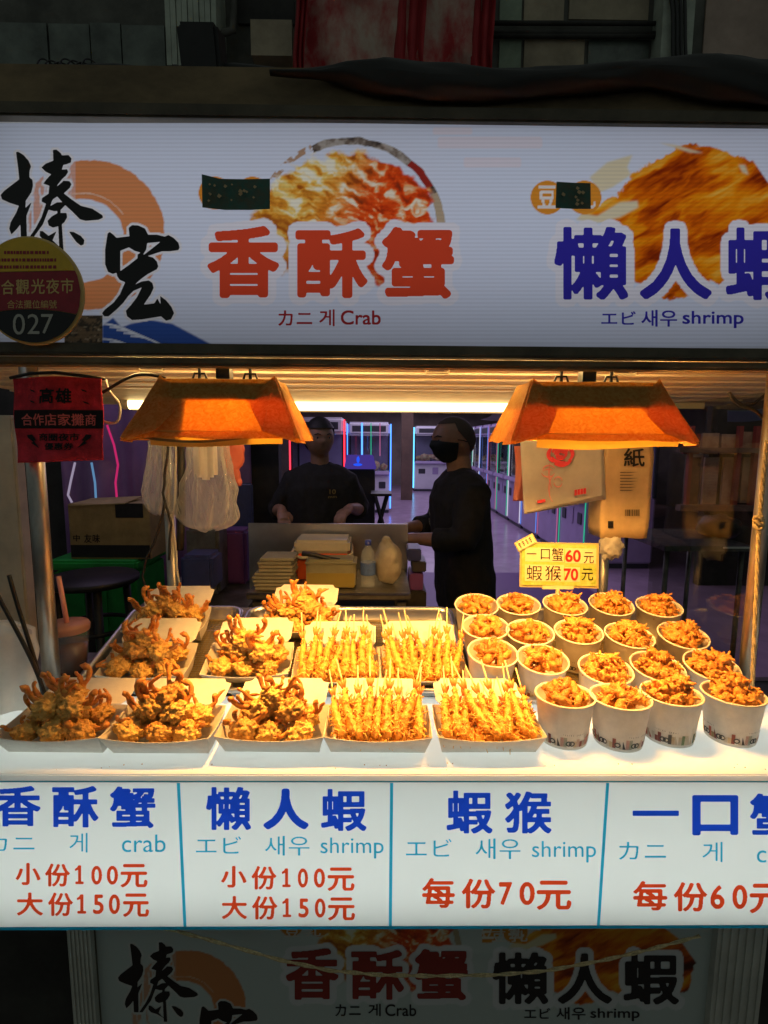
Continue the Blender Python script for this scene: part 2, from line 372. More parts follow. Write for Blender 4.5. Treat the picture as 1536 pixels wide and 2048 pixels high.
def march(mb, a, fn, mi=0):
    """flat polygons where field a > .5; fn(column, row) gives the point"""
    H, Wd = a.shape; ins = a > .5
    full = ins[:-1, :-1] & ins[1:, :-1] & ins[:-1, 1:] & ins[1:, 1:]; anyi = ins[:-1, :-1] | ins[1:, :-1] | ins[:-1, 1:] | ins[1:, 1:]
    for y in range(H - 1):
        row = full[y]; x = 0
        while x < Wd - 1:
            if row[x]:
                x2 = x
                while x2 < Wd - 1 and row[x2] and x2 - x < 24: x2 += 1
                mb.add([fn(x, y), fn(x2, y), fn(x2, y + 1), fn(x, y + 1)], [(3, 2, 1, 0)], mi); x = x2
            else: x += 1
    for y, x in zip(*np.where(anyi & ~full)):
        cs = ((x, y), (x + 1, y), (x + 1, y + 1), (x, y + 1)); pts = []
        for i in range(4):
            p, q = cs[i], cs[(i + 1) % 4]; va, vb = a[p[1], p[0]], a[q[1], q[0]]
            if va > .5: pts.append(p)
            if (va > .5) != (vb > .5):
                t = (.5 - va) / (vb - va); pts.append((p[0] + (q[0] - p[0]) * t, p[1] + (q[1] - p[1]) * t))
        if len(pts) >= 3: mb.add([fn(*p) for p in pts], [tuple(range(len(pts) - 1, -1, -1))], mi)
def put(mb, t, bb, fn, bold=0., res=96, soft=.9, mi=0):
    """glyphs t stretched into the box bb = (x0, y0, x1, y1) given in the coordinates fn understands"""
    a = glyph(t, res, bold, soft); h, w = a.shape; x0, y0, x1, y1 = bb
    march(mb, a, lambda i, j: fn(x0 + (x1 - x0) * i / (w - 1), y0 + (y1 - y0) * j / (h - 1)), mi)
def onplane(y): return lambda u, v: W(u, v, y=y)

# brush lettering of the stall's name: outlines in photo positions
def _tr(pts, ox, oy, s): return [(ox + x / s, oy + y / s) for x, y in pts]
Z1 = [[(225, 170), (255, 165), (330, 210), (400, 290), (435, 370), (415, 430), (412, 520), (455, 560), (462, 640), (440, 730), (395, 800), (360, 850), (358, 950), (445, 865), (410, 960), (370, 1060), (378, 1390), (295, 1390), (285, 1180), (240, 1240), (160, 1320), (130, 1240), (150, 1150), (230, 1010), (265, 920), (140, 880), (30, 830), (10, 770), (60, 710), (270, 550), (255, 400), (240, 290)],
      [(740, 140), (790, 135), (850, 185), (865, 215), (960, 212), (1000, 260), (990, 315), (930, 340), (885, 350), (865, 415), (940, 410), (952, 450), (920, 500), (870, 545), (810, 620), (790, 655), (870, 590), (885, 570), (970, 575), (1000, 620), (975, 670), (900, 740), (800, 790), (740, 830), (710, 890), (640, 890), (580, 860), (590, 810), (680, 750), (690, 640), (605, 610), (650, 550), (715, 480), (640, 445), (580, 385), (640, 330), (745, 290)],
      [(760, 720), (890, 745), (1000, 830), (1130, 920), (1290, 960), (1430, 1050), (1440, 1085), (1380, 1115), (1200, 1130), (1120, 1110), (1010, 1000), (900, 900), (800, 790)],
      [(650, 870), (720, 880), (670, 1000), (600, 1180), (520, 1290), (450, 1390), (390, 1390), (500, 1230), (580, 1080)],
      [(690, 930), (800, 870), (890, 870), (915, 910), (840, 985), (760, 995), (680, 975)],
      [(800, 980), (850, 985), (845, 1020), (930, 1020), (940, 1080), (900, 1150), (865, 1180), (890, 1560), (830, 1560), (815, 1205), (740, 1225), (680, 1195), (665, 1130), (720, 1070), (800, 1025)],
      [(560, 1270), (600, 1275), (680, 1340), (790, 1275), (735, 1400), (840, 1500), (700, 1420), (600, 1390), (555, 1340)],
      [(965, 1280), (1030, 1285), (1130, 1340), (1180, 1400), (1170, 1460), (1130, 1475), (1070, 1430), (1010, 1350)]]
Z2 = [(205, 300), (240, 275), (300, 320), (350, 370), (560, 345), (545, 210), (600, 165), (700, 170), (810, 220), (860, 320), (1000, 320), (1130, 350), (1190, 325), (1270, 370), (1350, 450), (1370, 530), (1350, 570), (1200, 590), (1080, 590), (850, 665), (940, 690), (1000, 750), (1025, 830), (1000, 880), (850, 960), (740, 1040), (640, 1130), (760, 1075), (870, 1060), (930, 1100), (950, 1180), (900, 1290), (790, 1450), (960, 1430), (1010, 1350), (1062, 1450), (1055, 1310), (1150, 1380), (1240, 1490), (1280, 1590), (1230, 1690), (1150, 1710), (1070, 1640), (760, 1690), (600, 1700), (520, 1640), (500, 1550), (590, 1450), (680, 1330), (760, 1170), (620, 1230), (540, 1310), (460, 1420), (350, 1530), (220, 1640), (150, 1640), (115, 1590), (160, 1530), (300, 1420), (400, 1290), (490, 1090), (400, 1050), (360, 990), (350, 935), (290, 955), (210, 920), (165, 800), (165, 560)]
Z2H = [[(410, 580), (550, 525), (640, 580), (740, 610), (690, 640), (690, 700), (550, 810), (410, 910)], [(845, 455), (1060, 435), (800, 640), (780, 640), (830, 560)]]
def brush_field():
    K = 2.5; a = np.zeros((int(240 * K * 2), int(400 * K)))        # covers u -20..380, v 280..760
    f = lambda pts: [((x + 20) * K, (y - 280) * K) for x, y in pts]
    for p in Z1: fill_poly(a, f(_tr(p, 0, 280, 6.98)))
    fill_poly(a, f(_tr(Z2, 190, 430, 8.084)))
    b = np.zeros_like(a)
    for p in Z2H: fill_poly(b, f(_tr(p, 190, 430, 8.084)))
    a[b > .5] = 0
    return blur(a, 1.6), K
BR, BK = brush_field()
BRH = blur(dilate(BR, 5 * BK), 2)
def put_brush(mb, fn): march(mb, BR, lambda i, j: fn(i / BK - 20, j / BK + 280))

# ------------------------------------------------------------------ printed artwork (numpy, in photo positions of the top sign)
def vnoise(X, Y, seed=0):
    xi = np.floor(X).astype(int); yi = np.floor(Y).astype(int); fx = X - xi; fy = Y - yi
    fx = fx * fx * (3 - 2 * fx); fy = fy * fy * (3 - 2 * fy)
    h = lambda a, b: np.modf(np.abs(np.sin(a * 127.1 + b * 311.7 + seed * 74.7) * 43758.5453))[0]
    return (h(xi, yi) * (1 - fx) + h(xi + 1, yi) * fx) * (1 - fy) + (h(xi, yi + 1) * (1 - fx) + h(xi + 1, yi + 1) * fx) * fy
def fbm(X, Y, seed=0, o=4):
    s = 0; a = .5
    for k in range(o): s = s + a * vnoise(X * 2 ** k, Y * 2 ** k, seed + k); a *= .5
    return s / (1 - .5 ** o)
def sstep(x, a, b): t = np.clip((x - a) / (b - a), 0, 1); return t * t * (3 - 2 * t)
def lay(img, m, col):
    col = np.array(col); m = np.clip(m, 0, 1)[..., None]; img[:] = img * (1 - m) + col * m
def samp(a, X, Y):
    xi = np.clip(X.astype(int), 0, a.shape[1] - 1); yi = np.clip(Y.astype(int), 0, a.shape[0] - 1)
    ok = (X >= 0) & (Y >= 0) & (X < a.shape[1]) & (Y < a.shape[0]); return np.where(ok, a[yi, xi], 0)
def polymask(U, V, pts, soft=1.5):
    u0, v0 = min(p[0] for p in pts) - 8, min(p[1] for p in pts) - 8; K = 1.5
    a = np.zeros((int((max(p[1] for p in pts) - v0 + 8) * K), int((max(p[0] for p in pts) - u0 + 8) * K)))
    fill_poly(a, [((x - u0) * K, (y - v0) * K) for x, y in pts]); return samp(blur(a, soft), (U - u0) * K, (V - v0) * K)
def halo(U, V, t, bb, r):
    a = glyph_raw(t, 96); a = crop(a); p = 24; a = np.pad(a, p); a = blur(dilate(a, r), 1.5)
    h, w = a.shape; x0, y0, x1, y1 = bb
    return samp(a, p + (U - x0) / (x1 - x0) * (w - 2 * p), p + (V - y0) / (y1 - y0) * (h - 2 * p))
def ramp(t, stops):
    xs = [s[0] for s in stops]; return np.stack([np.interp(t, xs, [s[1][k] for s in stops]) for k in range(3)], -1)
def art_logo(img, U, V):
    d = np.hypot(U - 180, V - 470) + 5 * (fbm(U / 9, V / 9, 3) - .5); dh = np.hypot(U - 166, V - 481) + 4 * (fbm(U / 12, V / 12, 5) - .5)
    m = sstep(d, 151, 148) * sstep(dh, 82, 85) * np.where(U > 150, 1, sstep(fbm(U / 5, V / 40, 8), .45, .6) * .75) * (V < 632)
    lay(img, m, (.74, .27, .10))
    lay(img, m * sstep(np.abs(dh - 95), 1.6, .6) * (V < 430) * (U > 140), (.82, .55, .40))
    lay(img, sstep(samp(BRH, (U + 20) * BK, (V - 280) * BK), .3, .7), (.80, .78, .78))
    wv = polymask(U, V, [(205, 692), (205, 652), (226, 636), (243, 655), (262, 648), (300, 640), (345, 648), (430, 693)])
    lay(img, wv, (.035, .09, .34))
    for k in range(7):
        c = 660 + 6 * k; x0 = 205 + (14 * k) % 70
        cv = np.abs(V - (c + ((U - x0) / 55) ** 2 * 14 - 12))
        lay(img, wv * sstep(cv, 2.6, 1.0) * (U > x0) * (U < x0 + 66), (.75, .78, .84))
    lay(img, sstep(samp(BRH, (U + 20) * BK, (V - 280) * BK), .3, .7) * (V > 630), (.80, .78, .78))
    bp = ((U > 128) & (U < 205) & (V > 630) & (V < 694)).astype(float)
    lay(img, bp, (.13, .09, .05)); lay(img, bp * sstep(fbm(U / 7, V / 5, 21), .5, .62), (.04, .035, .025)); lay(img, bp * sstep(fbm(U / 9, V / 6, 33), .62, .7), (.30, .24, .15))
CR_T = [('香', (413, 450, 560, 598)), ('酥', (589, 455, 737, 598)), ('蟹', (762, 452, 910, 599))]
SH_T = [('懶', (1107, 452, 1258, 601)), ('人', (1278, 455, 1425, 600)), ('蝦', (1450, 453, 1600, 602))]
def art_crab(img, U, V):
    d = np.hypot((U - 700) / 1.02, V - 462); ang = np.arctan2(462 - V, U - 700)
    rim = sstep(np.abs(d - 180 - 6 * (fbm(U / 20, V / 20, 2) - .5)), 8.5, 6) * (ang > .06) * (ang < 2.0)
    rim2 = sstep(np.abs(d - 183), 7, 5) * (ang >= 2.0) * (ang < 2.6) * sstep(fbm(U / 14, V / 14, 12), .42, .5)
    lay(img, rim, ramp(fbm(U / 18, V / 18, 4), [(.3, (.05, .035, .03)), (.5, (.22, .17, .13)), (.62, (.45, .40, .34))]))
    lay(img, rim * (ang < .85) * (ang > .5), (.36, .03, .02)); lay(img, rim * (ang < .42), (.52, .40, .26)); lay(img, rim2, (.50, .30, .18))
    w1 = fbm(U / 45, V / 45, 6); w2 = fbm(U / 45, V / 45, 9)
    X = U + 60 * (w1 - .5); Y = V + 50 * (w2 - .5)
    t = fbm((X * .9 + Y * .5) / 26, (Y * .9 - X * .5) / 13, 14)
    e = np.hypot((U - 690) / 188, (V - 452) / np.where(V < 452, 152, 128)) + .26 * (fbm(U / 24, V / 20, 17) - .5)
    left = sstep(U + (V - 420) * .6, 740, 600)
    warm = ramp(t, [(.22, (.34, .05, .015)), (.38, (.74, .07, .01)), (.54, (.95, .14, .02)), (.63, (.95, .48, .20)), (.74, (.98, .86, .66))])
    pale = ramp(t, [(.22, (.50, .15, .02)), (.40, (.90, .42, .05)), (.55, (.96, .72, .22)), (.70, (.98, .93, .74))])
    base = (warm * (1 - left[..., None]) + pale * left[..., None]) ** 1.12
    brown = sstep(V, 430, 530)[..., None] * .45; base = base * (1 - brown) + base * np.array((.55, .25, .3)) * brown
    lay(img, sstep(e, 1.0, .93) * (V < 590), base)
    for cx in (430, 505): lay(img, sstep(np.hypot(U - cx, V - 386), 33.5, 32), (.78, .28, .03))
    for t_, bb in CR_T: lay(img, sstep(halo(U, V, t_, bb, 11), .3, .7), (.85, .83, .88))
def art_shrimp(img, U, V):
    out = [(1160, 432), (1200, 410), (1240, 385), (1265, 350), (1300, 325), (1345, 302), (1352, 290), (1420, 292), (1470, 312), (1505, 320), (1536, 365), (1600, 420), (1640, 480), (1620, 560), (1560, 580), (1450, 575), (1420, 560), (1380, 590), (1330, 602), (1300, 575), (1255, 555), (1245, 500), (1235, 450), (1190, 440)]
    jx = 10 * (fbm(U / 12, V / 12, 31) - .5); m = polymask(U + jx, V + 1.4 * jx, out)
    X = (U * .86 - V * .5); Y = (U * .5 + V * .86); w = fbm(X / 90, Y / 40, 36)
    t = fbm(X / 95 + w * 1.2, Y / 30 + w * 2.2, 41, 3) * .72 + fbm(X / 40, Y / 5, 47) * .20 + .06 + .10 * sstep(V, 300, 430) - .12 * sstep(U, 1430, 1560)
    lay(img, m, ramp(t, [(.25, (.16, .03, .005)), (.40, (.46, .10, .01)), (.52, (.82, .27, .012)), (.64, (.95, .46, .03)), (.78, (.98, .66, .18))]) ** 1.55)
    for pts in ([(1180, 355), (1215, 325), (1265, 310), (1255, 335), (1262, 350), (1225, 375), (1200, 385)], [(1152, 440), (1165, 428), (1195, 432), (1240, 405), (1275, 402), (1277, 415), (1240, 435), (1195, 446)], [(1318, 285), (1350, 290), (1408, 306), (1380, 305)], [(1477, 330), (1490, 330), (1497, 350), (1485, 345)]):
        lay(img, polymask(U, V, pts, 2.5), (.80, .70, .46))
    for cx in (1095, 1169): lay(img, sstep(np.hypot(U - cx, V - 395), 34.5, 33), (.80, .30, .03))
    for t_, bb in SH_T: lay(img, sstep(halo(U, V, t_, bb, 11), .3, .7), (.85, .83, .88))
    for t_, bb in (('豆', (1075, 372, 1113, 417)), ('乳', (1150, 372, 1191, 417))): lay(img, sstep(halo(U, V, t_, bb, 2), .3, .7), (.88, .82, .76))
    return img

def art_sheet(name, u0, u1, v0, v1, step, y, paint, matname, parent, base, ribs=0.):
    us = np.arange(u0, u1 + step, step); vs = np.arange(v0, v1 + step, step); U, V = np.meshgrid(us, vs)
    img = np.ones(U.shape + (3,)) * np.array(base)
    paint(img, U, V)
    if ribs: img *= (1 - ribs * (np.arange(len(vs)) % 4 == 0))[:, None, None]
    off = wl(parent); nx, ny = len(us), len(vs)
    # affine map of the plane (corner points), exact for the plane itself
    co = np.empty((ny, nx, 3))
    A = np.array(CM); d = np.einsum('ij,yxj->yxi', A, np.stack([(U - 768) / F_PX, -(V - 1024) / F_PX, -np.ones_like(U)], -1))
    t = y / d[..., 1]; co = d * t[..., None] + np.array(C0) - np.array(off)
    i = np.arange(ny * nx).reshape(ny, nx)
    q = np.stack([i[1:, :-1], i[1:, 1:], i[:-1, 1:], i[:-1, :-1]], -1).reshape(-1, 4)
    me = bpy.data.meshes.new(name); me.from_pydata(co.reshape(-1, 3).tolist(), [], q.tolist())
    at = me.color_attributes.new('art', 'FLOAT_COLOR', 'POINT')
    at.data.foreach_set('color', np.concatenate([img.reshape(-1, 3), np.ones((nx * ny, 1))], 1).ravel().astype(np.float32))
    me.materials.append(MT[matname]); me.update(); return link(name, me, parent)
MT['art_lit'] = mat('backlit printed sheet', (.8, .8, .8), .4, vattr='art', trl=.8)
MT['art_flat'] = mat('printed sheet', (.8, .8, .8), .5, vattr='art')

# ================================================================== the setting
g = MB(); g.box((-30, -6, -.3), (30, 40, 0)); setting(g.build('street', 'asphalt'))
g = MB(); g.box((-6, 3.4, .004), (7, 19, .03)); setting(g.build('arcade_floor', 'tile'))

# ------------------------------------------------------------------ the stall: counter, rack, posts, roof
stall = thing('food_stall', 'street food stall with white counter, steel posts and cream ribbed roof', 'food stall', (0, 1.1, 0))
ZC = 1.02
b = MB(); b.box((-.98, .826, ZC - .012), (1.02, 1.10, ZC)); bevel(b.build('counter_top', 'acryl', stall), .002)
b = MB(); b.box((-.98, 1.094, .70), (1.02, 1.10, ZC - .013)); b.box((-.98, .842, .731), (1.02, 1.094, .741)); b.box((-.98, .842, .742), (-.975, 1.093, ZC - .013)); b.box((1.015, .842, .742), (1.02, 1.093, ZC - .013))
b.build('lightbox_shell', 'white', stall)
b = MB()
for x in (-.60, .72):
    b.box((x, 1.102, .02), (x + .05, 1.15, 1.0)); b.box((x, 1.42, .02), (x + .05, 1.47, 1.05))
p0 = TP + TN * -.016
b2 = MB()
b2.add([(x, y, 1.02 + (y - 1.06) * math.tan(TILT) + dz) for x in (-.66, .78) for y in (1.103, 1.46) for dz in (-.03, -.012)],
       [(0, 1, 3, 2), (4, 6, 7, 5), (0, 4, 5, 1), (2, 3, 7, 6), (1, 5, 7, 3), (0, 2, 6, 4)])
b2.build('tray_shelf', 'dsteel', stall)
b.build('under_frame', 'dsteel', stall)
PL, PR = -.665, .745
for x, y, zb, zt, r in ((PL, 1.07, ZC, 1.70, .0165), (PR + .012, 1.06, ZC, 1.72, .0145), (-.575, 1.5, .03, 1.66, .014), (.645, 1.52, .03, 1.66, .014)):
    MB().tube([(x, y, zb), (x, y, (zb + zt) / 2), (x, y, zt)], r, 20).build('post', 'post', stall, True)
for x, y in ((PL, 1.07), (PR + .012, 1.06)):
    bb = MB(); bb.lathe([(.034, 0), (.034, .006), (.019, .010), (.0185, .03), (.0168, .03)], 20, (x, y, ZC)); bb.build('post_foot', 'post', stall, True)
# roof underside: ribbed cream sheet falling to the back
def roofz(y): return 1.716 - .0046 * max(0, math.floor((y - 1.07) / .075) + 1)
b = MB(); pr = [(1.058, 1.716)]; y = 1.07
while y < 1.63:
    z = pr[-1][1]; pr += [(y, z), (y + .002, z - .0046)]
    pr += [(y + .030, z - .0046), (y + .032, z - .0026), (y + .040, z - .0026), (y + .042, z - .0046)]; y += .075
pr.append((1.66, pr[-1][1])); b.add([(x, y, z) for y, z in pr for x in (-1.0, 1.05)], [(2 * i, 2 * i + 1, 2 * i + 3, 2 * i + 2) for i in range(len(pr) - 1)])
solid(b.build('roof_sheet', 'roofm', stall), -.003)
b = MB(); b.box((-1.0, 1.662, 1.66), (.98, 1.67, 1.684)); b.build('back_fascia', 'roofm', stall)
for x in (-.46, .10, .47):
    b = MB(); b.box((x, 1.09, roofz(1.09) - .014), (x + .03, 1.12, roofz(1.09) - .001)); b.tube([(x - .012, 1.10, roofz(1.1) - .002), (x - .006, 1.10, roofz(1.1) - .020), (x + .036, 1.10, roofz(1.1) - .020), (x + .042, 1.10, roofz(1.1) - .002)], .0025, 6); b.build('roof_clip', 'frame', stall)
MB().tube([(-.50, 1.064, 1.7045), (0, 1.064, 1.7045), (.56, 1.064, 1.7045)], .0045, 10).build('assumed_front_tube', 'tube_assumed', stall, True)  # assumed unseen tube, added behind the sign rail to light the roof underside
# legs with white ribbed cladding below the counter
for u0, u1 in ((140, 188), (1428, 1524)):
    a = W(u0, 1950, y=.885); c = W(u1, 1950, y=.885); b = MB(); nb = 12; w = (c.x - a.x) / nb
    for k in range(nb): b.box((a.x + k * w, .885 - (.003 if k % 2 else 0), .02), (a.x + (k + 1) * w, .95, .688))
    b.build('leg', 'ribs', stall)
b = MB(); b.box((-.9, 1.0, .02), (.95, 1.02, .686)); b.build('lower_back_panel', 'dark', stall)

# lamps inside the counter lightbox and the sign lightbox (they show lit)
def area(name, loc, rot, sx, sy, power, col, spread=180):
    l = bpy.data.lights.new(name, 'AREA'); l.shape = 'RECTANGLE'; l.size = sx; l.size_y = sy; l.energy = power; l.color = col; l.spread = R(spread)
    o = bpy.data.objects.new(name, l); COL.objects.link(o); o.location = loc; o.rotation_euler = rot; return o
area('counter_light', (.05, 1.07, .86), (R(90), 0, 0), 1.95, .24, 6.3, (.91, .97, 1))
area('counter_light', (.05, .96, .76), (R(180), 0, 0), 1.8, .16, 2.3, (.94, .99, .98))

# ------------------------------------------------------------------ menu lightbox front
YM = .828
menu = thing('menu_board', 'glowing white price board with blue, teal and red lettering on the counter front', 'menu board', (0, YM, .74))
zt = ZC - .014
b = MB(); b.box((-.98, YM, .742), (1.02, YM + .004, zt)); b.build('panel', 'acryl', menu)
b = MB(); b.box((-.98, YM - .001, .737), (1.02, YM + .006, .7415)); b.box((-.98, YM - .0015, zt + .0002), (1.02, YM + .0, zt + .0018)); b.build('edge_strip', 'tealline', menu)
for u, in ((363.5,), (782,), (1206,)):
    b = MB(); x = W(u, 1700, y=YM).x; b.add([(x - .0026, YM - .0012, .743), (x + .0026, YM - .0012, .743), (x + .0026, YM - .0012, zt - .001), (x - .0026, YM - .0012, zt - .001)], [(0, 1, 2, 3)]); b.build('divider_strip', 'teal', menu)
fm = onplane(YM - .0014)
def line(parent, name, m, items, fn, bold=0., res=80):
    b = MB()
    for it in items: put(b, it[0], it[1:5], fn, it[5] if len(it) > 5 else bold, res)
    return b.build(name, m, parent)
line(menu, 'title_lettering', 'blueink', [('香', -12, 1571, 82, 1654), ('酥', 103, 1571, 198, 1656), ('蟹', 219, 1572, 312, 1657)], fm, .032, 120)
line(menu, 'title_lettering', 'blueink', [('懶', 411, 1573, 503, 1661), ('人', 526, 1576, 618, 1660, .05), ('蝦', 641, 1577, 734, 1663)], fm, .032, 120)
line(menu, 'title_lettering', 'blueink', [('蝦', 892, 1580, 986, 1668), ('猴', 1009, 1582, 1104, 1668)], fm, .032, 120)
line(menu, 'title_lettering', 'blueink', [('一', 1264, 1620, 1359, 1633, .02), ('口', 1383, 1589, 1478, 1672, .035), ('蟹', 1499, 1586, 1597, 1673)], fm, .032, 120)
line(menu, 'teal_lettering', 'teal', [('カニ', -26, 1669, 70, 1703), ('게', 138, 1665, 176, 1706), ('crab', 243, 1668, 332, 1705)], fm, .0)
line(menu, 'teal_lettering', 'teal', [('エビ', 391, 1672, 483, 1708), ('새우', 529, 1671, 620, 1712), ('shrimp', 640, 1674, 768, 1718)], fm, .0)
line(menu, 'teal_lettering', 'teal', [('エビ', 811, 1677, 904, 1714), ('새우', 950, 1676, 1042, 1719), ('shrimp', 1063, 1681, 1193, 1726)], fm, .0)
line(menu, 'teal_lettering', 'teal', [('カニ', 1237, 1683, 1333, 1720), ('게', 1404, 1683, 1446, 1725), ('crab', 1513, 1688, 1604, 1726)], fm, .0)
def red(items): line(menu, 'price_lettering', 'redink', items, fm, .026)
red([('小', 30, 1725, 82, 1771), ('份', 89, 1726, 141, 1774), ('1', 149, 1730, 168, 1769), ('0', 182, 1731, 205, 1770), ('0', 213, 1731, 237, 1770), ('元', 240, 1727, 296, 1776),
     ('大', 33, 1784, 87, 1832), ('份', 95, 1784, 147, 1833), ('1', 153, 1788, 173, 1828), ('5', 185, 1788, 208, 1829), ('0', 217, 1788, 241, 1829), ('元', 245, 1786, 299, 1835)])
red([('小', 441, 1731, 494, 1776), ('份', 502, 1731, 554, 1780), ('1', 563, 1736, 582, 1775), ('0', 595, 1736, 617, 1776), ('0', 627, 1736, 651, 1776), ('元', 654, 1734, 710, 1783),
     ('大', 443, 1791, 495, 1839), ('份', 503, 1791, 556, 1840), ('1', 564, 1796, 583, 1835), ('5', 596, 1796, 618, 1836), ('0', 629, 1796, 652, 1836), ('元', 655, 1794, 711, 1842)])
red([('每', 843, 1755, 911, 1817), ('份', 922, 1756, 992, 1818), ('7', 997, 1763, 1025, 1811), ('0', 1038, 1763, 1071, 1811), ('元', 1072, 1760, 1144, 1821)])
red([('每', 1265, 1761, 1336, 1822), ('份', 1346, 1763, 1416, 1824), ('6', 1420, 1769, 1450, 1819), ('0', 1464, 1769, 1496, 1819), ('元', 1498, 1766, 1570, 1828)])

# ------------------------------------------------------------------ top sign lightbox
YS = .95
sign = thing('sign_board', 'long backlit sign with brush lettering and pictures of crab and shrimp dishes', 'sign', (0, YS, 1.7))
zb, ztp = W(768, 694, y=YS).z, W(768, 246, y=YS).z
art_sheet('printed_face', -50, 1700, 246, 695, 2.0, YS, lambda i, U, V: (art_logo(i, U, V), art_crab(i, U, V), art_shrimp(i, U, V), [lay(i, sstep(np.maximum(np.abs(U - cx) - (w - 6), 0) ** 2 + np.maximum(np.abs(V - cy) - (h - 6), 0) ** 2, 40, 20), (.82, .76, .82)) for cx, cy, w, h in ((980, 285, 105, 12), (985, 325, 58, 11), (905, 262, 40, 8))]), 'art_lit', sign, (.74, .79, .91), .15)
xa, xb = W(-50, 500, y=YS).x, W(1700, 500, y=YS).x
b = MB(); b.box((xa, YS + .10, zb - .01), (xb, YS + .106, ztp + .01)); b.box((xa, YS + .002, zb - .012), (xb, YS + .10, zb - .006)); b.box((xa, YS + .002, ztp + .006), (xb, YS + .10, ztp + .012)); b.build('box_shell', 'white', sign)
zl = W(768, 716, y=YS).z; zf = W(768, 736, y=YS).z
b = MB(); b.box((xa, YS - .014, zl), (xb, YS + .012, zb + .001)); bevel(b.build('frame', 'frame', sign), .003)
b = MB(); b.box((xa, YS - .008, zf), (xb, YS + .03, zl - .003)); bevel(b.build('frame', 'canopy', sign), .004)
zr = W(768, 219, y=YS).z
b = MB(); b.box((xa, YS - .012, ztp - .001), (xb, YS + .012, zr)); bevel(b.build('frame', 'frame', sign), .003)
fs = onplane(YS - .0015)
b = MB(); put_brush(b, fs); b.build('brush_lettering', 'inkblack', sign)
line(sign, 'crab_title', 'signred', [(t,) + bb for t, bb in CR_T], fs, .036, 120)
line(sign, 'shrimp_title', 'signblue', [(t,) + bb for t, bb in SH_T], fs, .032, 120)
line(sign, 'crab_subtitle', 'signdark', [('カニ', 556, 620, 625, 652), ('게', 638, 618, 670, 653), ('Crab', 681, 620, 762, 650)], fs, .016)
line(sign, 'shrimp_subtitle', 'signblue', [('エビ', 1202, 622, 1272, 650), ('새우', 1282, 619, 1355, 654), ('shrimp', 1364, 621, 1488, 657)], fs, .016)
area('sign_light', W(880, 470, y=YS + .088), (R(90), 0, 0), 1.75, .30, 1.12, (.86, .89, 1))

def patch(pts_top, pts_bot, label, n):
    o = MB(); N = len(pts_top) - 1
    def fn(s, t):
        x = s * N; i = min(int(x), N - 1); f = x - i
        a = Vector(pts_top[i]).lerp(Vector(pts_top[i + 1]), f); c = Vector(pts_bot[i]).lerp(Vector(pts_bot[i + 1]), f); q = a.lerp(c, t)
        return W(q.x, q.y, y=YS - .004 - .002 * math.sin(s * 7 + t * 2))
    o.grid(fn, 24, 12); p = o.build('cloth_patch', ['tape'], None); solid(p, .001)
    tag(p, label, 'cloth patch', 'cloth patches taped on the sign')
    s = MB()
    for k in range(n):
        u = random.uniform(pts_top[0][0] + 8, pts_top[-1][0] - 8); v = random.uniform(pts_top[1][1] + 8, pts_bot[0][1] - 8); r = random.uniform(2, 5)
        s.add([W(u + r * math.cos(a), v + r * math.sin(a), y=YS - .0105) for a in (0, 1.6, 3.0, 4.4)], [(3, 2, 1, 0)])
    s.build('printed_specks', 'tapespot', p)
patch([(404, 349), (440, 358), (490, 359), (540, 358)], [(405, 415), (450, 420), (500, 420), (540, 418)], 'wide dark green patterned cloth patch taped beside the red crab dish on the sign', 16)
patch([(1113, 364), (1150, 366), (1181, 367)], [(1111, 416), (1150, 418), (1181, 418)], 'small nearly square dark cloth patch covering the orange badge beside the shrimp dish', 9)

# round licence disc in front of the sign's left end
YD = .925; dc = W(64, 583, y=YD); dr = abs(W(168, 583, y=YD).x - dc.x)
disc = thing('licence_disc', 'round yellow, maroon and black licence disc numbered 027 at the left end of the sign', 'round sign', dc)
MB().lathe([(0, -.004), (dr, -.004), (dr * 1.012, 0), (dr, .002), (0, .002)], 64).build('plate', 'gold', disc, True, False).rotation_euler = (R(90), 0, 0)
def band(name, f0, f1, m, dy, r):
    b = MB(); n = 48; top = []; bot = []
    for i in range(n + 1):
        x = -r + 2 * r * i / n; lim = math.sqrt(max(0, r * r - x * x))
        top.append((x, max(-lim, min(lim, f1(x / r) * r)))); bot.append((x, max(-lim, min(lim, f0(x / r) * r))))
    b.add([(x, dy, z) for x, z in top] + [(x, dy, z) for x, z in bot], [(i, i + 1, n + 2 + i, n + 1 + i)[::-1] for i in range(n)])
    b.build(name, m, disc, False, False)
rr = dr * .965
band('yellow_band', lambda x: .37 + .03 * x, lambda x: 1, 'yellow', -.0050, rr)
band('maroon_band', lambda x: -.35 - .12 * x * x, lambda x: .36 + .03 * x, 'maroon', -.0050, rr)
band('black_band', lambda x: -1, lambda x: -.36 - .12 * x * x, 'pblack', -.0050, rr)
fd = onplane(YD - .0055)
line(disc, 'gold_lettering', 'gold', [('六', -28, 560, 0, 590), ('合', 2, 559, 29, 590), ('觀', 31, 558, 59, 589), ('光', 62, 557, 90, 588), ('夜', 92, 557, 119, 588), ('市', 121, 556, 148, 587)], fd, .012)
line(disc, 'small_lettering', 'gold', [('合法攤位編號', 14, 600, 114, 617)], fd, 0)
line(disc, 'number_lettering', 'pwhite', [('0', 25, 627, 51, 670), ('2', 54, 627, 80, 669), ('7', 81, 627, 107, 668)], fd, 0)
b = MB()
for v, u0, u1 in ((505, 8, 98), (520, -10, 112), (534, -14, 112)):
    u = u0
    while u < u1:
        w = random.uniform(3, 7); b.add([fd(u, v - 3.2), fd(u + w, v - 3.4), fd(u + w, v + 3), fd(u, v + 3)], [(3, 2, 1, 0)]); u += w + random.uniform(1.2, 3)
b.build('fine_print', 'maroon', disc)

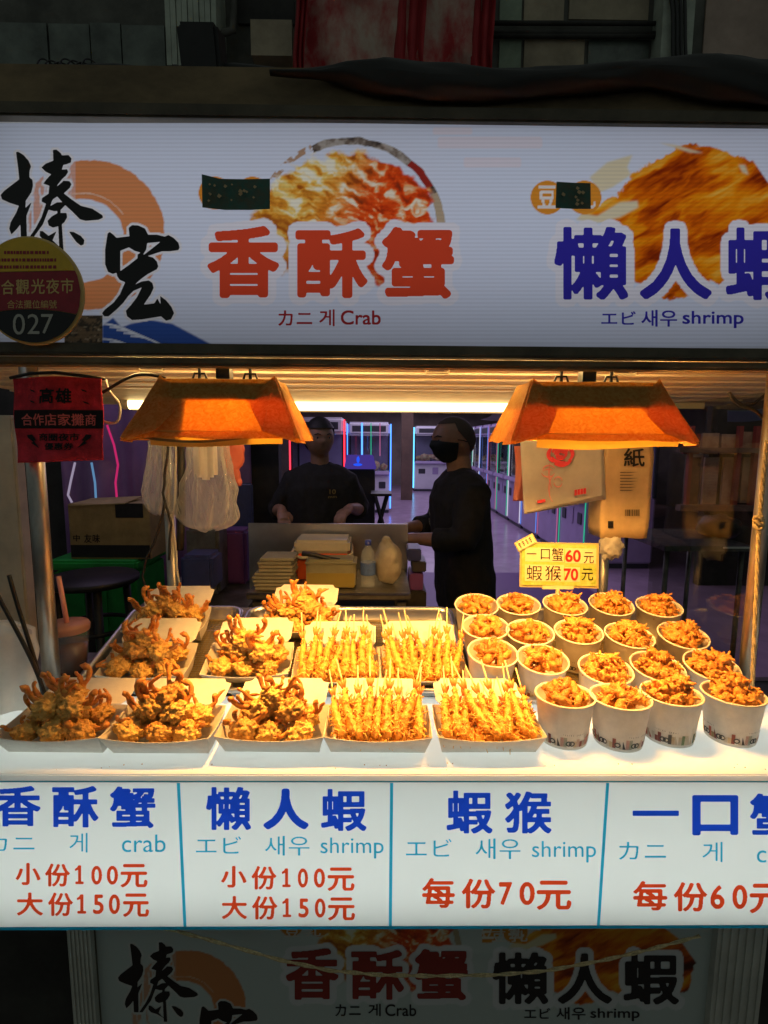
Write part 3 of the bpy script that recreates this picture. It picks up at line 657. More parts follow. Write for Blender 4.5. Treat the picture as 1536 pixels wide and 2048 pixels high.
# canopy above the sign
b = MB(); zc0, zc1 = zr + .001, W(768, 143, y=YS + .01).z
b.box((xa, YS + .004, zc0), (xb, YS + .02, zc1)); b.box((xa, YS + .02, zc1 - .02), (xb, 1.9, zc1))
tag(b.build('canopy_panel', 'canopy'), 'weathered brown sheet metal canopy box above the lit sign', 'canopy')
tu_ = [540, 640, 770, 850, 1040, 1150, 1300, 1430, 1536, 1680]; tt_ = [140, 140, 118, 130, 142, 138, 122, 108, 124, 130]; tb_ = [150, 158, 192, 203, 200, 186, 176, 202, 214, 216]
def tarp(s, t):
    u = 540 + 1140 * s; a, c = np.interp(u, tu_, tt_), np.interp(u, tu_, tb_); q = 2 * math.pi * t; fold = 1 + .10 * noise.noise(Vector((s * 14, math.cos(q) * 2, math.sin(q) * 2))) + .05 * math.sin(q * 5 + s * 30)
    p = W(u, (a + c) / 2 - (c - a) / 2 * math.sin(q) * fold, y=YS - .012); p.y -= .022 * math.cos(q) * fold * min(1, (c - a) / 40); return p
b = MB(); b.grid(tarp, 110, 30); tag(b.build('rolled_tarpaulin', 'tarp', None, True), 'sagging black tarpaulin rolled along the canopy top', 'tarpaulin')
b = MB(); q = W(405, 135, y=1.0); b.box((q.x - .03, .97, q.z - .01), (q.x + .035, 1.03, q.z + .055), rot=(.3, 0, 0)); b.box((q.x - .012, .99, q.z - .03), (q.x + .012, 1.01, q.z))
fl = tag(bevel(b.build('floodlight', 'black'), .006), 'small unlit black floodlight standing on the canopy above the wide cloth patch', 'floodlight')
b = MB()
for k in range(7):
    u = 70 + k * 15; b.tube(bez(W(u, 142, y=1.0), W(u + 10, 100 + 9 * (k % 3), y=1.0), W(u + 20, 120, y=1.02), W(u + 55, 143, y=1.0)), .0014, 6)
b.tube([W(150 + 40 * k, 140 - 6 * math.sin(k), y=1.01) for k in range(14)], .006, 8)
tag(b.build('wire_tangle', 'cable', None, True), 'tangle of thin black wires lying on the canopy top at the left', 'wires')

# lower poster
YP = .90
post = thing('banner_poster', 'unlit printed banner repeating the sign below the menu board', 'banner', W(800, 1950, y=YP))
L_ = lambda u, v: (235 + .78 * u, 1885 + (v - 300) * .78); Cc = lambda u, v: (570 + (u - 413) * .74, 1895 + (v - 450) * .72); S_ = lambda u, v: (983 + (u - 1107) * .765, 1903 + (v - 452) * .72)
def poster(i, U, V):
    a = i.copy(); art_logo(a, (U - 235) / .78, (V - 1885) / .78 + 300); m = U < 545; i[m] = a[m]
    a = i.copy(); art_crab(a, (U - 570) / .74 + 413, (V - 1895) / .72 + 450); m = (U >= 540) & (U < 965); i[m] = a[m]
    a = i.copy(); art_shrimp(a, (U - 983) / .765 + 1107, (V - 1903) / .72 + 452); m = U >= 965; i[m] = a[m]
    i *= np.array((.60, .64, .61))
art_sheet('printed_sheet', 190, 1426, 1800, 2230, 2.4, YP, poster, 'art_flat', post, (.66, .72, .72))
fp = onplane(YP - .001)
tb = lambda T, items: [(it[0],) + T(it[1], it[2]) + T(it[3], it[4]) for it in items]
b = MB(); put_brush(b, lambda u, v: fp(*L_(u, v))); b.build('brush_lettering', 'inkblack', post)
line(post, 'crab_title', 'pred', tb(Cc, [(t,) + bb for t, bb in CR_T]), fp, .036)
line(post, 'shrimp_title', 'pblack', tb(S_, [(t,) + bb for t, bb in SH_T]), fp, .032)
line(post, 'crab_subtitle', 'pblack', [('カニ', 670, 2008, 722, 2033), ('게', 736, 2007, 762, 2033), ('Crab', 770, 2008, 833, 2033)], fp, .014)
line(post, 'shrimp_subtitle', 'pblack', [('エビ', 1048, 2016, 1101, 2038), ('새우', 1112, 2014, 1172, 2040), ('shrimp', 1180, 2016, 1280, 2043)], fp, .014)
line(post, 'badge_lettering', 'pwhite', [('豆', 568, 1855, 600, 1874), ('乳', 606, 1852, 643, 1873), ('豆', 983, 1862, 1012, 1884), ('乳', 1018, 1860, 1056, 1884)], fp, .02)
b = MB(); a0, a1 = W(188, 1950, y=YP).x, W(198, 1950, y=YP).x; b.box((a0 - .004, YP - .006, .2), (a1, YP - .0015, .735)); a0 = W(1420, 1950, y=YP).x; b.box((a0, YP - .006, .2), (a0 + .008, YP - .0015, .735)); b.build('side_rail', 'frame', post)
spts = [W(u, v, y=.862) for u, v in ((318, 1853), (420, 1880), (560, 1920), (660, 1941), (760, 1950), (860, 1952), (990, 1950), (1090, 1942), (1200, 1922), (1300, 1899), (1400, 1872))]
sm = [];
for i in range(len(spts) - 1):
    for k in range(6): sm.append(spts[i].lerp(spts[i + 1], k / 6))
sm.append(spts[-1]); b = MB()
for ph in (0, math.pi): b.tube([p + Vector((0, math.cos(i * 1.1 + ph), math.sin(i * 1.1 + ph))) * .0017 for i, p in enumerate(sm)], .0018, 7)
tag(b.build('string', 'rope', None, True), 'thin twisted jute string sagging in front of the lower banner', 'string')

# ================================================================== heat lamps and tube light
def shade_lamp(xl, xr, v_dark, flap, label, lx, lw, power, bulb_x, bulb_w):
    yb0, yb1, yt0, yt1 = .90, 1.09, .955, 1.045; zbot = W(435, 876, y=yb0).z; ztop = W(435, 758, y=yt0).z
    cx = (xl + xr) / 2; ins = .043 if flap is None else .045
    t = thing('heat_lamp', label, 'heat lamp', (cx, 1.0, zbot), (0, 0, 0), 'heat lamps over the counter')
    tl, tr = xl + ins, xr - ins
    b = MB()
    def side(p00, p10, p01, p11, nu, nv, wv=.0025):
        P = [Vector(p) for p in (p00, p10, p01, p11)]; nrm = (P[1] - P[0]).cross(P[2] - P[0]).normalized()
        def fn(s, q):
            p = P[0].lerp(P[1], s).lerp(P[2].lerp(P[3], s), q)
            return p + nrm * wv * noise.noise(p * 22) + Vector((0, 0, .004 * noise.noise(p * 14))) * (q < .05)
        b.grid(fn, nu, nv)
    side((xl, yb0, zbot), (xr, yb0, zbot), (tl, yt0, ztop), (tr, yt0, ztop), 40, 14)
    side((xr, yb0, zbot - .004), (xr, yb1, zbot - .004), (tr, yt0, ztop), (tr, yt1, ztop), 16, 14)
    side((xr, yb1, zbot), (xl, yb1, zbot), (tr, yt1, ztop), (tl, yt1, ztop), 40, 14)
    side((xl, yb1, zbot - .004), (xl, yb0, zbot - .004), (tl, yt1, ztop), (tl, yt0, ztop), 16, 14)
    sh = b.build('paper_shade', 'kraft', t, False); solid(sh, .0008)
    # folded corner flaps: a second layer of paper over each front corner, with a raised crease
    for sx, e, ti in ((-1, xl, tl), (1, xr, tr)):
        bb = MB(); w1 = .060; w2 = .050
        v = [(ti - sx * .004, yt0 - .003, ztop + .006), (e - sx * .006, yb0 - .004, zbot - .006), (e - sx * w1, yb0 - .004, zbot + .012), (ti - sx * w2, yt0 - .012, ztop - .035), (ti + sx * .001, yt0 + .02, ztop - .002), (e + sx * .003, yb0 + .05, zbot - .008)]
        bb.add(v, [(0, 1, 2, 3), (0, 4, 5, 1)]); o = bb.build('corner_flap', 'kraft', t); solid(o, .0008)
    # liner lip below the front edge
    b = MB(); b.grid(lambda s, q: Vector((xl + .045 + s * (xr - xl - .075), yb0 + .006 + .004 * q, zbot + .012 - q * (.024 + .003 * math.sin(s * 5)))), 20, 4); solid(b.build('liner_lip', 'kraftin', t), .0006)
    if flap:
        b = MB(); b.grid(lambda s, q: Vector((xl + .008 + s * (flap - xl - .008), yb0 + .008 + q * (yb1 - yb0 - .016), zbot + .002 - .010 * math.sin(s * 3.0) * (1 - q))), 12, 6); solid(b.build('under_flap', 'carton', t), .004)
    # housing: an open trough above the bulb, with added light-blocking plates
    zh = W(435, v_dark, y=.93).z
    hx0, hx1 = (tl + .008, tr - .008) if not flap else (tl + .005, tr - .012)
    b = MB(); b.box((hx0, .962, ztop - .014), (hx1, 1.038, ztop - .008)); b.box((hx0, .955, zh), (hx1, .959, ztop - .006)); b.box((hx0, 1.041, zh), (hx1, 1.045, ztop - .006)); b.box((hx0, .960, zh), (hx0 + .004, 1.04, ztop - .015))
    b.box((hx1 - .004, .960, zh), (hx1, 1.04, ztop - .015))
    fh = (zh - zbot) / (ztop - zbot); fy0, fy1 = yb0 + (yt0 - yb0) * fh + .0045, yb1 + (yt1 - yb1) * fh - .0045; fx0, fx1 = xl + (tl - xl) * fh + .004, xr + (tr - xr) * fh - .004
    b.box((fx0, fy0, zh), (fx1, .9545, zh + .002)); b.box((fx0, 1.0455, zh), (fx1, fy1, zh + .002)); b.box((fx0, .955, zh), (hx0 - .0005, 1.045, zh + .002)); b.box((hx1 + .0005, .955, zh), (fx1, 1.045, zh + .002))  # added unseen flanges block light between trough and paper
    if flap:
        bx = W(378, 850, y=.95).x; q = [(yb0 + .006, zbot + .003), (yb1 - .006, zbot + .003), (fy1, zh - .001), (fy0, zh - .001)]  # added unseen bulkhead keeps the left end of the shade dark
        b.add([(bx + e, y, z) for e in (0, .003) for y, z in q], [(0, 1, 2, 3), (7, 6, 5, 4), (0, 4, 5, 1), (2, 6, 7, 3), (1, 5, 6, 2), (0, 3, 7, 4)])
    k0, k1 = .004, .0045
    for q in ([(fx0 + .003, fy0 - .001, zh + .003), (fx1 - .003, fy0 - .001, zh + .003), (tr - .003, yt0 + k0, ztop - .004), (tl + .003, yt0 + k0, ztop - .004)],
              [(fx1 - .001, fy0 + .002, zh + .003), (fx1 - .001, fy1 - .002, zh + .003), (tr - k1, yt1 - .003, ztop - .004), (tr - k1, yt0 + .006, ztop - .004)],
              [(fx0 + .001, fy1 - .002, zh + .003), (fx0 + .001, fy0 + .002, zh + .003), (tl + k1, yt0 + .006, ztop - .004), (tl + k1, yt1 - .003, ztop - .004)],
              [(fx1 - .003, fy1 + .001, zh + .003), (fx0 + .003, fy1 + .001, zh + .003), (tl + .003, yt1 - k0, ztop - .004), (tr - .003, yt1 - k0, ztop - .004)]): b.add(q, [(0, 1, 2, 3)])  # added unseen cards block light so the paper's upper part stays dark
    b.build('housing', 'housing', t)
    MB().tube([(bulb_x - bulb_w / 2, 1.0, zh - .010), (bulb_x, 1.0, zh - .010), (bulb_x + bulb_w / 2, 1.0, zh - .010)], .009, 14).build('bulb', 'bulb', t, True)
    zr_ = roofz(1.0) - .004; b = MB()
    for x in (cx - .045, cx + .045):
        b.tube([(x, 1.0, ztop - .006), (x, 1.0, 1.701)], .003, 8); b.tube([(x - .014, 1.0, ztop), (x - .009, 1.0, ztop + .014), (x + .009, 1.0, ztop + .014), (x + .014, 1.0, ztop)], .0022, 6)
    b.box((cx - .012, .985, ztop + .004), (cx + .012, 1.01, ztop + .022)); b.build('hanger', 'black', t)
    ob = area('heat_lamp_light', (lx, 1.0, zh - .022), (0, 0, 0), lw, .035, power, (1, .46, .10), 132); ob.parent = t; ob.location -= t.location
    return t
shade_lamp(W(240, 880, y=.90).x, -.128, 801, -.211, 'orange paper heat lamp with dark left half, hung above the crab cartons', -.190, .016, 5.6, -.245, .12)
shade_lamp(.217, W(1400, 878, y=.90).x, 812, None, 'orange paper heat lamp glowing evenly, hung above the paper cups', W(1190, 800, y=1).x, .22, 5.8, W(1190, 800, y=1).x, .24)

YT = 1.55
x0, x1 = W(256, 800, y=YT).x, W(1062, 800, y=YT).x; zt0, zt1 = W(640, 783, y=YT).z, W(640, 821, y=YT).z
tl = thing('tube_light', 'long warm fluorescent tube fixed under the back of the stall roof', 'tube light', ((x0 + x1) / 2, YT, zt1))
b = MB(); b.box((x0 - .01, YT + .034, zt1 - .002), (x1 + .01, YT + .060, 1.683)); bevel(b.build('fixture', 'cream', tl), .003)
MB().tube([(x0, YT, (zt0 + zt1) / 2 - .012), (0, YT, (zt0 + zt1) / 2 - .012), (x1, YT, (zt0 + zt1) / 2 - .012)], .014, 16).build('tube', 'tube_w', tl, True)
b = MB()
for x in (x0 - .004, x1 + .004): b.tube([(x - .008, YT, (zt0 + zt1) / 2 - .012), (x + .008, YT, (zt0 + zt1) / 2 - .012)], .016, 14)
b.build('end_cap', 'cream', tl)
b = MB(); b.add([(x0 - .03, YT - .062, 1.690), (x1 + .03, YT - .062, 1.690), (x1 + .03, YT + .030, zt1 + .004), (x0 - .03, YT + .030, zt1 + .004)], [(0, 1, 2, 3)]); solid(b.build('reflector', 'roofm', tl), .0015)

# ================================================================== trays
def rrect(hx, hy, r, n=8):
    o = []
    for cx, cy, a in ((hx - r, hy - r, 0), (-hx + r, hy - r, 90), (-hx + r, -hy + r, 180), (hx - r, -hy + r, 270)):
        for k in range(n + 1): q = R(a + 90 * k / n); o.append((cx + r * math.cos(q), cy + r * math.sin(q)))
    return o
def steel_tray(xa, xb, y0, y1, label):
    hx = (xb - xa) / 2; L = (y1 - y0) / math.cos(TILT) / 2; ym = (y0 + y1) / 2
    t = thing('steel_tray', label, 'tray', ((xa + xb) / 2, ym, 1.02 + (ym - 1.06) * math.tan(TILT) - .006), (TILT, 0, 0), 'steel trays on the counter')
    b = MB(); vs = []; n = 0
    for dx, z, r in ((.0, .030, .035), (-.001, .034, .035), (-.005, .036, .033), (-.010, .034, .030), (-.013, .028, .028), (-.022, .004, .024), (-.03, .001, .02), (-.10, .0006, .012)):
        lp = rrect(hx + dx, L + dx, max(r, .006)); n = len(lp); vs += [(x, y, z) for x, y in lp]
    k = 8; fs = [(i * n + j, i * n + (j + 1) % n, (i + 1) * n + (j + 1) % n, (i + 1) * n + j) for i in range(k - 1) for j in range(n)] + [tuple((k - 1) * n + j for j in range(n))]
    b.add(vs, fs); solid(b.build('pan', 'steel', t, True, False), -.0012)
    b = MB(); s = .0085; ex, ey = hx - .026, L - .026
    for i in range(int(2 * ex / s) + 1): x = -ex + i * s; b.box((x - .0006, -ey, .0062), (x + .0006, ey, .0074))
    for i in range(int(2 * ey / s) + 1): y = -ey + i * s; b.box((-ex, y - .0006, .0074), (ex, y + .0006, .0086))
    b.tube([(x, y, .0075) for x, y in rrect(ex, ey, .008)] + [(ex, ey - .008, .0075)], .0024, 6); b.build('wire_rack', 'wire', t, False, False); return t
steel_tray(-.632, -.345, 1.075, 1.40, 'steel tray holding two crab cartons beside the left post')
steel_tray(-.338, .196, 1.070, 1.40, 'wide steel tray with crab and skewered shrimp cartons between the other two trays')
steel_tray(.202, .742, 1.045, 1.40, 'steel tray with brass wire rack under the rows of paper cups')

# ================================================================== cartons
def carton_proto():
    t = thing('paper_carton', 'x', 'carton')
    hb, hf, hr = .082, .0265, .0915; z1 = .045; yf, yk = -.0565, .0545
    b = MB(); n = 14
    B = [(-hb, -hf, 0), (hb, -hf, 0), (hb, hf, 0), (-hb, hf, 0)]; T = [(-hr, yf, z1), (hr, yf, z1), (hr, yk, z1 + .002), (-hr, yk, z1 + .002)]
    for i in range(4):
        p0, p1, q0, q1 = (Vector(B[i]), Vector(B[(i + 1) % 4]), Vector(T[i]), Vector(T[(i + 1) % 4]))
        out = Vector((0, -1, 0)) if i == 0 else Vector((1, 0, 0)) if i == 1 else Vector((0, 1, 0)) if i == 2 else Vector((-1, 0, 0))
        bul = .006 if i in (0,) else .002
        def fn(s, q, p0=p0, p1=p1, q0=q0, q1=q1, out=out, bul=bul, i=i):
            p = p0.lerp(p1, s).lerp(q0.lerp(q1, s), q); k = 4 * s * (1 - s)
            return p + out * bul * k * q + Vector((0, 0, -.005 * k * q if i in (0, 1, 3) else 0))
        b.grid(fn, n, 5)
    b.add(B, [(0, 1, 2, 3)])
    o = b.build('tray_body', 'paper', t, False, False); solid(o, .0009)
    # open lid hinged on the back rim
    b = MB(); L = [(-.076, 0), (.076, 0), (.083, .012), (.083, .066), (.072, .070), (.066, .084), (-.066, .084), (-.072, .070), (-.083, .066), (-.083, .012)]
    f = lambda x, y: (x, yk + .0012 + y * .97, z1 + .003 + .26 * y - 1.2 * y * y)
    ring = [f(*p) for p in L]; cen = f(0, .042); b.add(ring + [cen], [(i, (i + 1) % len(L), len(L)) for i in range(len(L))])
    o = b.build('lid', 'lidp', t, False, False); solid(o, .0009); return t
CART = carton_proto()
used_c = [False]
def carton(p, tilt, rz, label, group):
    c = CART if not used_c[0] else copy_tree(CART); used_c[0] = True
    c.location = p; c.rotation_euler = (tilt, 0, rz); return tag(c, label, 'carton', group)
def cmat(c): return Matrix.Translation(c.location) @ c.rotation_euler.to_matrix().to_4x4()

# ------------------------------------------------------------------ fried soft-shell crab prototypes
def crab_proto(seed):
    rnd = random.Random(seed); t = thing('fried_crab', 'x', 'fried crab'); legged = seed > 4
    rx = rnd.uniform(.024, .028)
    MB().blob((0, 0, 0), (rx, .022, .0195), .30, 5, seed, 1.9, lump=.40, crumb=.075).build('body', 'batter' if seed % 3 else 'batter2', t, True, False)
    for k in range(5 if legged else 3):
        a = math.pi * (.12 + .76 * (k + .5) / (5 if legged else 3)) + rnd.uniform(-.2, .2)
        s = Vector((math.cos(a) * rx * .6, math.sin(a) * .006 + .004, .006)); o = Vector((math.cos(a), rnd.uniform(-.1, .4), 0)).normalized()
        up = rnd.uniform(.024, .044) if legged else rnd.uniform(.008, .024); outl = rnd.uniform(.014, .032); curl = rnd.uniform(-.014, .024)
        k1 = s + o * outl * .8 + Vector((0, rnd.uniform(-.004, .004), up * .30)); k2 = s + o * outl + Vector((rnd.uniform(-.004, .004), 0, up * .78)); k3 = s + o * (outl - curl) + Vector((rnd.uniform(-.006, .006), rnd.uniform(-.006, .004), up * 1.05))
        seg = [s, s.lerp(k1, .5), k1, k1.lerp(k2, .35), k1.lerp(k2, .7), k2, k2.lerp(k3, .3), k2.lerp(k3, .65), k3]; pts = [seg[0]] + [(seg[i - 1] + seg[i] * 2.5 + seg[i + 1]) / 4.5 for i in range(1, 8)] + [seg[8]]
        big = k in (0, 4); r0 = .0050 if big else .0040
        rr = [r0 * q for q in (1.1, 1.15, .85, 1.0, 1.05, .72, .85, .8, .35)]
        if big: rr[-4:] = [r0 * .9, r0 * 1.3, r0 * 1.1, r0 * .35]
        b = MB(); b.tube(pts, rr, 9, wob=.0022); b.build('claw' if big else 'leg', 'leg', t, True, False)
    return t
CRABS = [crab_proto(s) for s in range(1, 9)]; crab_used = set(); crab_n = [0]
def place_crab(Mx, lp, label, group, sc=1., up=False, top=False):
    k = crab_n[0] % 4 + (4 if top else 0); crab_n[0] += 1
    c = CRABS[k] if k not in crab_used else copy_tree(CRABS[k]); crab_used.add(k)
    E_ = Euler((random.uniform(-.35, .35), random.uniform(-.35, .35), random.uniform(-.7, .7) if up else random.uniform(0, 6.28))).to_matrix().to_4x4()
    m = Mx @ Matrix.Translation(lp) @ E_; c.location = m.to_translation(); c.rotation_euler = m.to_euler(); c.scale = (sc,) * 3
    return tag(c, label, 'fried crab', group)

def shrimp_proto(seed):
    rnd = random.Random(seed * 11); t = thing('skewered_shrimp', 'x', 'shrimp skewer')
    n = 26; L = .092; pts = []; rr = []
    for i in range(n + 1):
        s = i / n; y = -.05 + L * s; pts.append((.0018 * math.sin(s * 5 + seed), y, .003 * math.sin(s * 3.1)))
        base = .0100 * (1 - .58 * s) * (1.0 if s > .05 else .6); rr.append(base * (1 + .10 * math.sin(s * 44)) * (1 if s < .96 else .6))
    MB().tube(pts, rr, 14, wob=.0022).build('body', 'shrimp', t, True, False)
    b = MB()
    for sx in (-1, 0, 1):
        e = Vector((sx * .0075, .0605 - abs(sx) * .003, .004)); b.tube([(sx * .001, .040, .001), (sx * .004, .050, .003), e], [.0024, .0034, .0010], 8, sq=(1, .45))
    b.build('tail', 'tail', t, True, False)
    b = MB()
    for k in range(44):
        y = rnd.uniform(-.052, .018 if k % 3 else .036); a = rnd.uniform(-.4, math.pi + .4); r = .0078 * (1 - .5 * (y + .05) / L)
        p = Vector((math.cos(a) * r, y, math.sin(a) * r)); d = Vector((math.cos(a + rnd.uniform(-1.4, 1.4)), rnd.uniform(-1, .6), math.sin(a) * .6 + .3)).normalized()
        q = p + d * rnd.uniform(.005, .012); e = q + Vector((rnd.uniform(-.006, .006), rnd.uniform(-.010, .002), rnd.uniform(-.005, .002)))
        b.tube([p * .9, p.lerp(q, .6), q, e], [.0013, .0012, .0010, .0006], 5, wob=.0005)
    b.build('legs', 'shaggy', t, True, False)
    MB().tube([(0, -.03, 0), (0, .05, .001), (rnd.uniform(-.003, .003), .102, .003)], .0015, 8).build('skewer', 'bamboo', t, True, False); return t
SHR = [shrimp_proto(s) for s in range(1, 5)]; shr_used = set(); shr_n = [0]
def place_shrimp(Mx, lp, pit, rz, label, group, sc=1.):
    k = shr_n[0] % len(SHR); shr_n[0] += 1
    c = SHR[k] if k not in shr_used else copy_tree(SHR[k]); shr_used.add(k)
    m = Mx @ Matrix.Translation(lp) @ Euler((pit, random.uniform(-.5, .5), rz)).to_matrix().to_4x4()
    c.location = m.to_translation(); c.rotation_euler = m.to_euler(); c.scale = (sc,) * 3; return tag(c, label, 'shrimp skewer', group)

CG = 'paper cartons of fried food'
def fill_crab(c, where, tall=1.0, big=1.0):
    M_ = cmat(c); J = lambda q: Vector((random.uniform(-q, q), random.uniform(-q, q) * .7, random.uniform(-q, q) * .6))
    low = [(-.054, -.017, .036), (-.006, -.020, .034), (.046, -.018, .036), (-.050, .024, .039), (.0, .025, .041), (.052, .024, .039)]
    top = [(-.030, .006, .062), (.026, .002, .063), (-.002, .018, .084 * tall)]
    for k, p in enumerate(low): place_crab(M_, Vector(p) + J(.005), 'golden fried crab low in the heap, ' + where, 'lower crabs, ' + where, random.uniform(.84, 1.0) * big, True, k in (3, 5))
    for p in top: place_crab(M_, Vector(p) + J(.007), 'fried crab with curling legs topping the heap, ' + where, 'upper crabs, ' + where, random.uniform(.9, 1.05) * big, True, True)
def fill_shrimp(c, where, n=9):
    M_ = cmat(c); gname = 'shrimp skewers, ' + where
    for i in range(n):
        x = -.074 + .148 * i / (n - 1) + random.uniform(-.003, .003); hi = i % 2
        place_shrimp(M_, (x, .010 + .004 * hi, .054 + .006 * hi + random.uniform(-.003, .003)), R(28 + 5 * hi) + random.uniform(-.05, .05), -x * 1.0 + random.uniform(-.07, .07), 'golden shrimp on bamboo skewer, ' + where, gname, random.uniform(.96, 1.08))
    for i in range(n - 1):
        x = -.064 + .128 * i / (n - 2); place_shrimp(M_, (x, .008, .037), R(25), random.uniform(-.12, .12), 'golden shrimp on bamboo skewer, ' + where, gname, random.uniform(.9, 1.0))

YF = .9135
for (u0, u1), where, kind in (((20, 205), 'front carton at the far left', 0), ((228, 420), 'front carton second from the left', 0), ((449, 641), 'front carton in the middle', 0),
                              ((660, 852), 'front carton left of the last', 1), ((877, 1077), 'front carton beside the cups', 1)):
    p = (W(u0, 1505, z=ZC) + W(u1, 1505, z=ZC)) / 2; p.y = YF + random.uniform(-.003, .003); p.z = ZC + .0008
    c = carton(p, 0, random.uniform(-.03, .03), ('open white paper carton of fried crab, ' if not kind else 'open white paper carton of shrimp skewers, ') + where, CG)
    (fill_shrimp if kind else fill_crab)(c, where)
for (u0, u1, v), where, kind in (((207, 377, 1368), 'lower carton of the left tray', 0), ((410, 580, 1366), 'left carton of the middle tray', 0), ((590, 756, 1376), 'centre carton of the middle tray', 1), ((760, 930, 1374), 'right carton of the middle tray', 1),
                              ((260, 405, 1282), 'upper carton of the left tray', 0), ((528, 672, 1278), 'rear carton of the middle tray', 0)):
    p = (WT(u0, v, .004) + WT(u1, v, .004)) / 2 + Vector((0, math.cos(TILT), math.sin(TILT))) * .028
    c = carton(p, TILT, random.uniform(-.03, .03), ('open white paper carton of fried crab, ' if not kind else 'open white paper carton of shrimp skewers, ') + where, CG)
    (fill_shrimp if kind else fill_crab)(c, where)

rnd = random.Random(12); b = MB()
for k in range(60):
    x, y = rnd.uniform(-.64, .72), rnd.choice((rnd.uniform(.838, .858), rnd.uniform(.97, 1.06))); r = rnd.uniform(.0006, .0014)
    b.blob((x, y, ZC + r * .6), (r, r * rnd.uniform(.6, 1.3), r * .7), .3, 1, k)
cr_ = tag(b.build('batter_crumbs', 'crisp'), 'scattered batter crumbs on the white counter around the cartons', 'crumbs'); cr_['kind'] = 'stuff'

# ================================================================== paper cups
CUPH, CR, CB = .085, .0525, .0425
def cup_proto(printed):
    t = thing('paper_cup', 'x', 'paper cup')
    b = MB(); b.lathe([(CB - .002, .004), (CB, 0), (CB, .002), (CR - .001, CUPH - .004), (CR + .0012, CUPH - .003), (CR + .0022, CUPH - .0008), (CR + .0012, CUPH + .0010), (CR - .0012, CUPH + .0008), (CR - .002, CUPH - .004), (CB - .001, .006), (0, .006)], 48)
    b.build('wall', 'paper', t, True, False)
    cols = [(.42, .11, .07), (.55, .30, .22), (.10, .16, .08), (.05, .05, .05), (.30, .22, .10), (.50, .44, .34), (.22, .06, .05), (.62, .48, .30)]
    ms = [mat('cup print ink', c, .6) for c in cols] if 'cupms' not in MT else MT['cupms']; MT['cupms'] = ms
    rnd = random.Random(3); b = MB()
    def P(a, z): r = CB + (CR - CB) * z / CUPH + .0005; return (r * math.cos(a), r * math.sin(a), z)
    a = 0; i = 0
    while a < 2 * math.pi - .06:
        w = .125; k = rnd.random(); z0, z1 = .006, .006 + rnd.choice((.011, .016, .019)); ci = rnd.randrange(len(cols))
        if k < .45:
            b.add([P(a, z0), P(a + w, z0), P(a + w, z1), P(a, z1)], [(0, 1, 2, 3)], ci)
        elif k < .62:
            b.add([P(a, z0), P(a + w, z0), P(a, z1)], [(0, 1, 2)], ci)
        elif k < .82:
            cz = .013; n = 14; ro, ri = .0052, .0028; vs = [P(a + w / 2 + r * math.cos(q) / CB, cz + r * math.sin(q)) for r in (ro, ri) for q in [2 * math.pi * j / n for j in range(n)]]
            b.add(vs, [(j, (j + 1) % n, n + (j + 1) % n, n + j) for j in range(n)], 3)
        else:
            for s in range(4): b.add([P(a + w * s / 4, z0), P(a + w * (s + .5) / 4, z0), P(a + w * (s + .5) / 4, z1), P(a + w * s / 4, z1)], [(0, 1, 2, 3)], ci)
        a += w * 1.02; i += 1
    b.build('print_band', ms, t, False, False)
    b = MB()
    for k in range(3):
        a0 = -math.pi / 2 + k * 2.1
        for j, ch in enumerate('TASTES GREAT'):
            if ch != ' ': put(b, ch, (a0 + j * .075, .0315, a0 + j * .075 + .042, .0285), lambda s, z: P(s, z), .0, 32, .6)
    b.build('small_lettering', ms[3], t, False, False); return t
CUP = cup_proto(True); cup_used = [False]

def piece_proto(seed):
    b = MB(); rnd = random.Random(seed * 5)
    if seed % 2:      # small crab: lumpy body with crooked legs
        nm = 'small_fried_crab'; b.blob((0, 0, 0), (.0135, .0112, .0100), .4, 3, seed, 2.4, lump=.4)
        for k in range(6):
            a = 2 * math.pi * k / 6 + rnd.uniform(-.3, .3); o = Vector((math.cos(a), math.sin(a), .1)); s = o * .008
            b.tube(bez(s, s + o * .005 + Vector((0, 0, .004)), s + o * .010 + Vector((0, 0, rnd.uniform(-.002, .008))), s + o * rnd.uniform(.008, .015) + Vector((0, 0, rnd.uniform(-.006, .007))), 5), [.0028, .0026, .0022, .0022, .0018, .0012], 6, 1, wob=.001)
    else:             # mud shrimp: curled knobbly body
        nm = 'fried_mud_shrimp'; c = rnd.uniform(.5, 1.3); pts = [(.016 * math.sin(c * (s - .5)) / c * 2, .004 * math.cos(c * (s - .5) * 2), .004 * math.sin(s * 3)) for s in [i / 12 for i in range(13)]]
        b.tube(pts, [.0050, .0066, .0072, .0070, .0072, .0066, .0068, .006, .006, .0052, .005, .0044, .003], 10, wob=.003)
        for k in range(5):
            p = Vector(pts[2 + 2 * k]); b.tube([p, p + Vector((rnd.uniform(-.003, .003), -.008, rnd.uniform(-.004, .006))), p + Vector((rnd.uniform(-.006, .006), -.013, rnd.uniform(-.004, .008)))], [.0018, .0015, .0008], 5, 1, wob=.0006)
    return nm, b.mesh(nm, ['crisp' if seed % 4 else 'crispd', 'leg'], True)
PIECES = [piece_proto(s) for s in range(1, 11)]
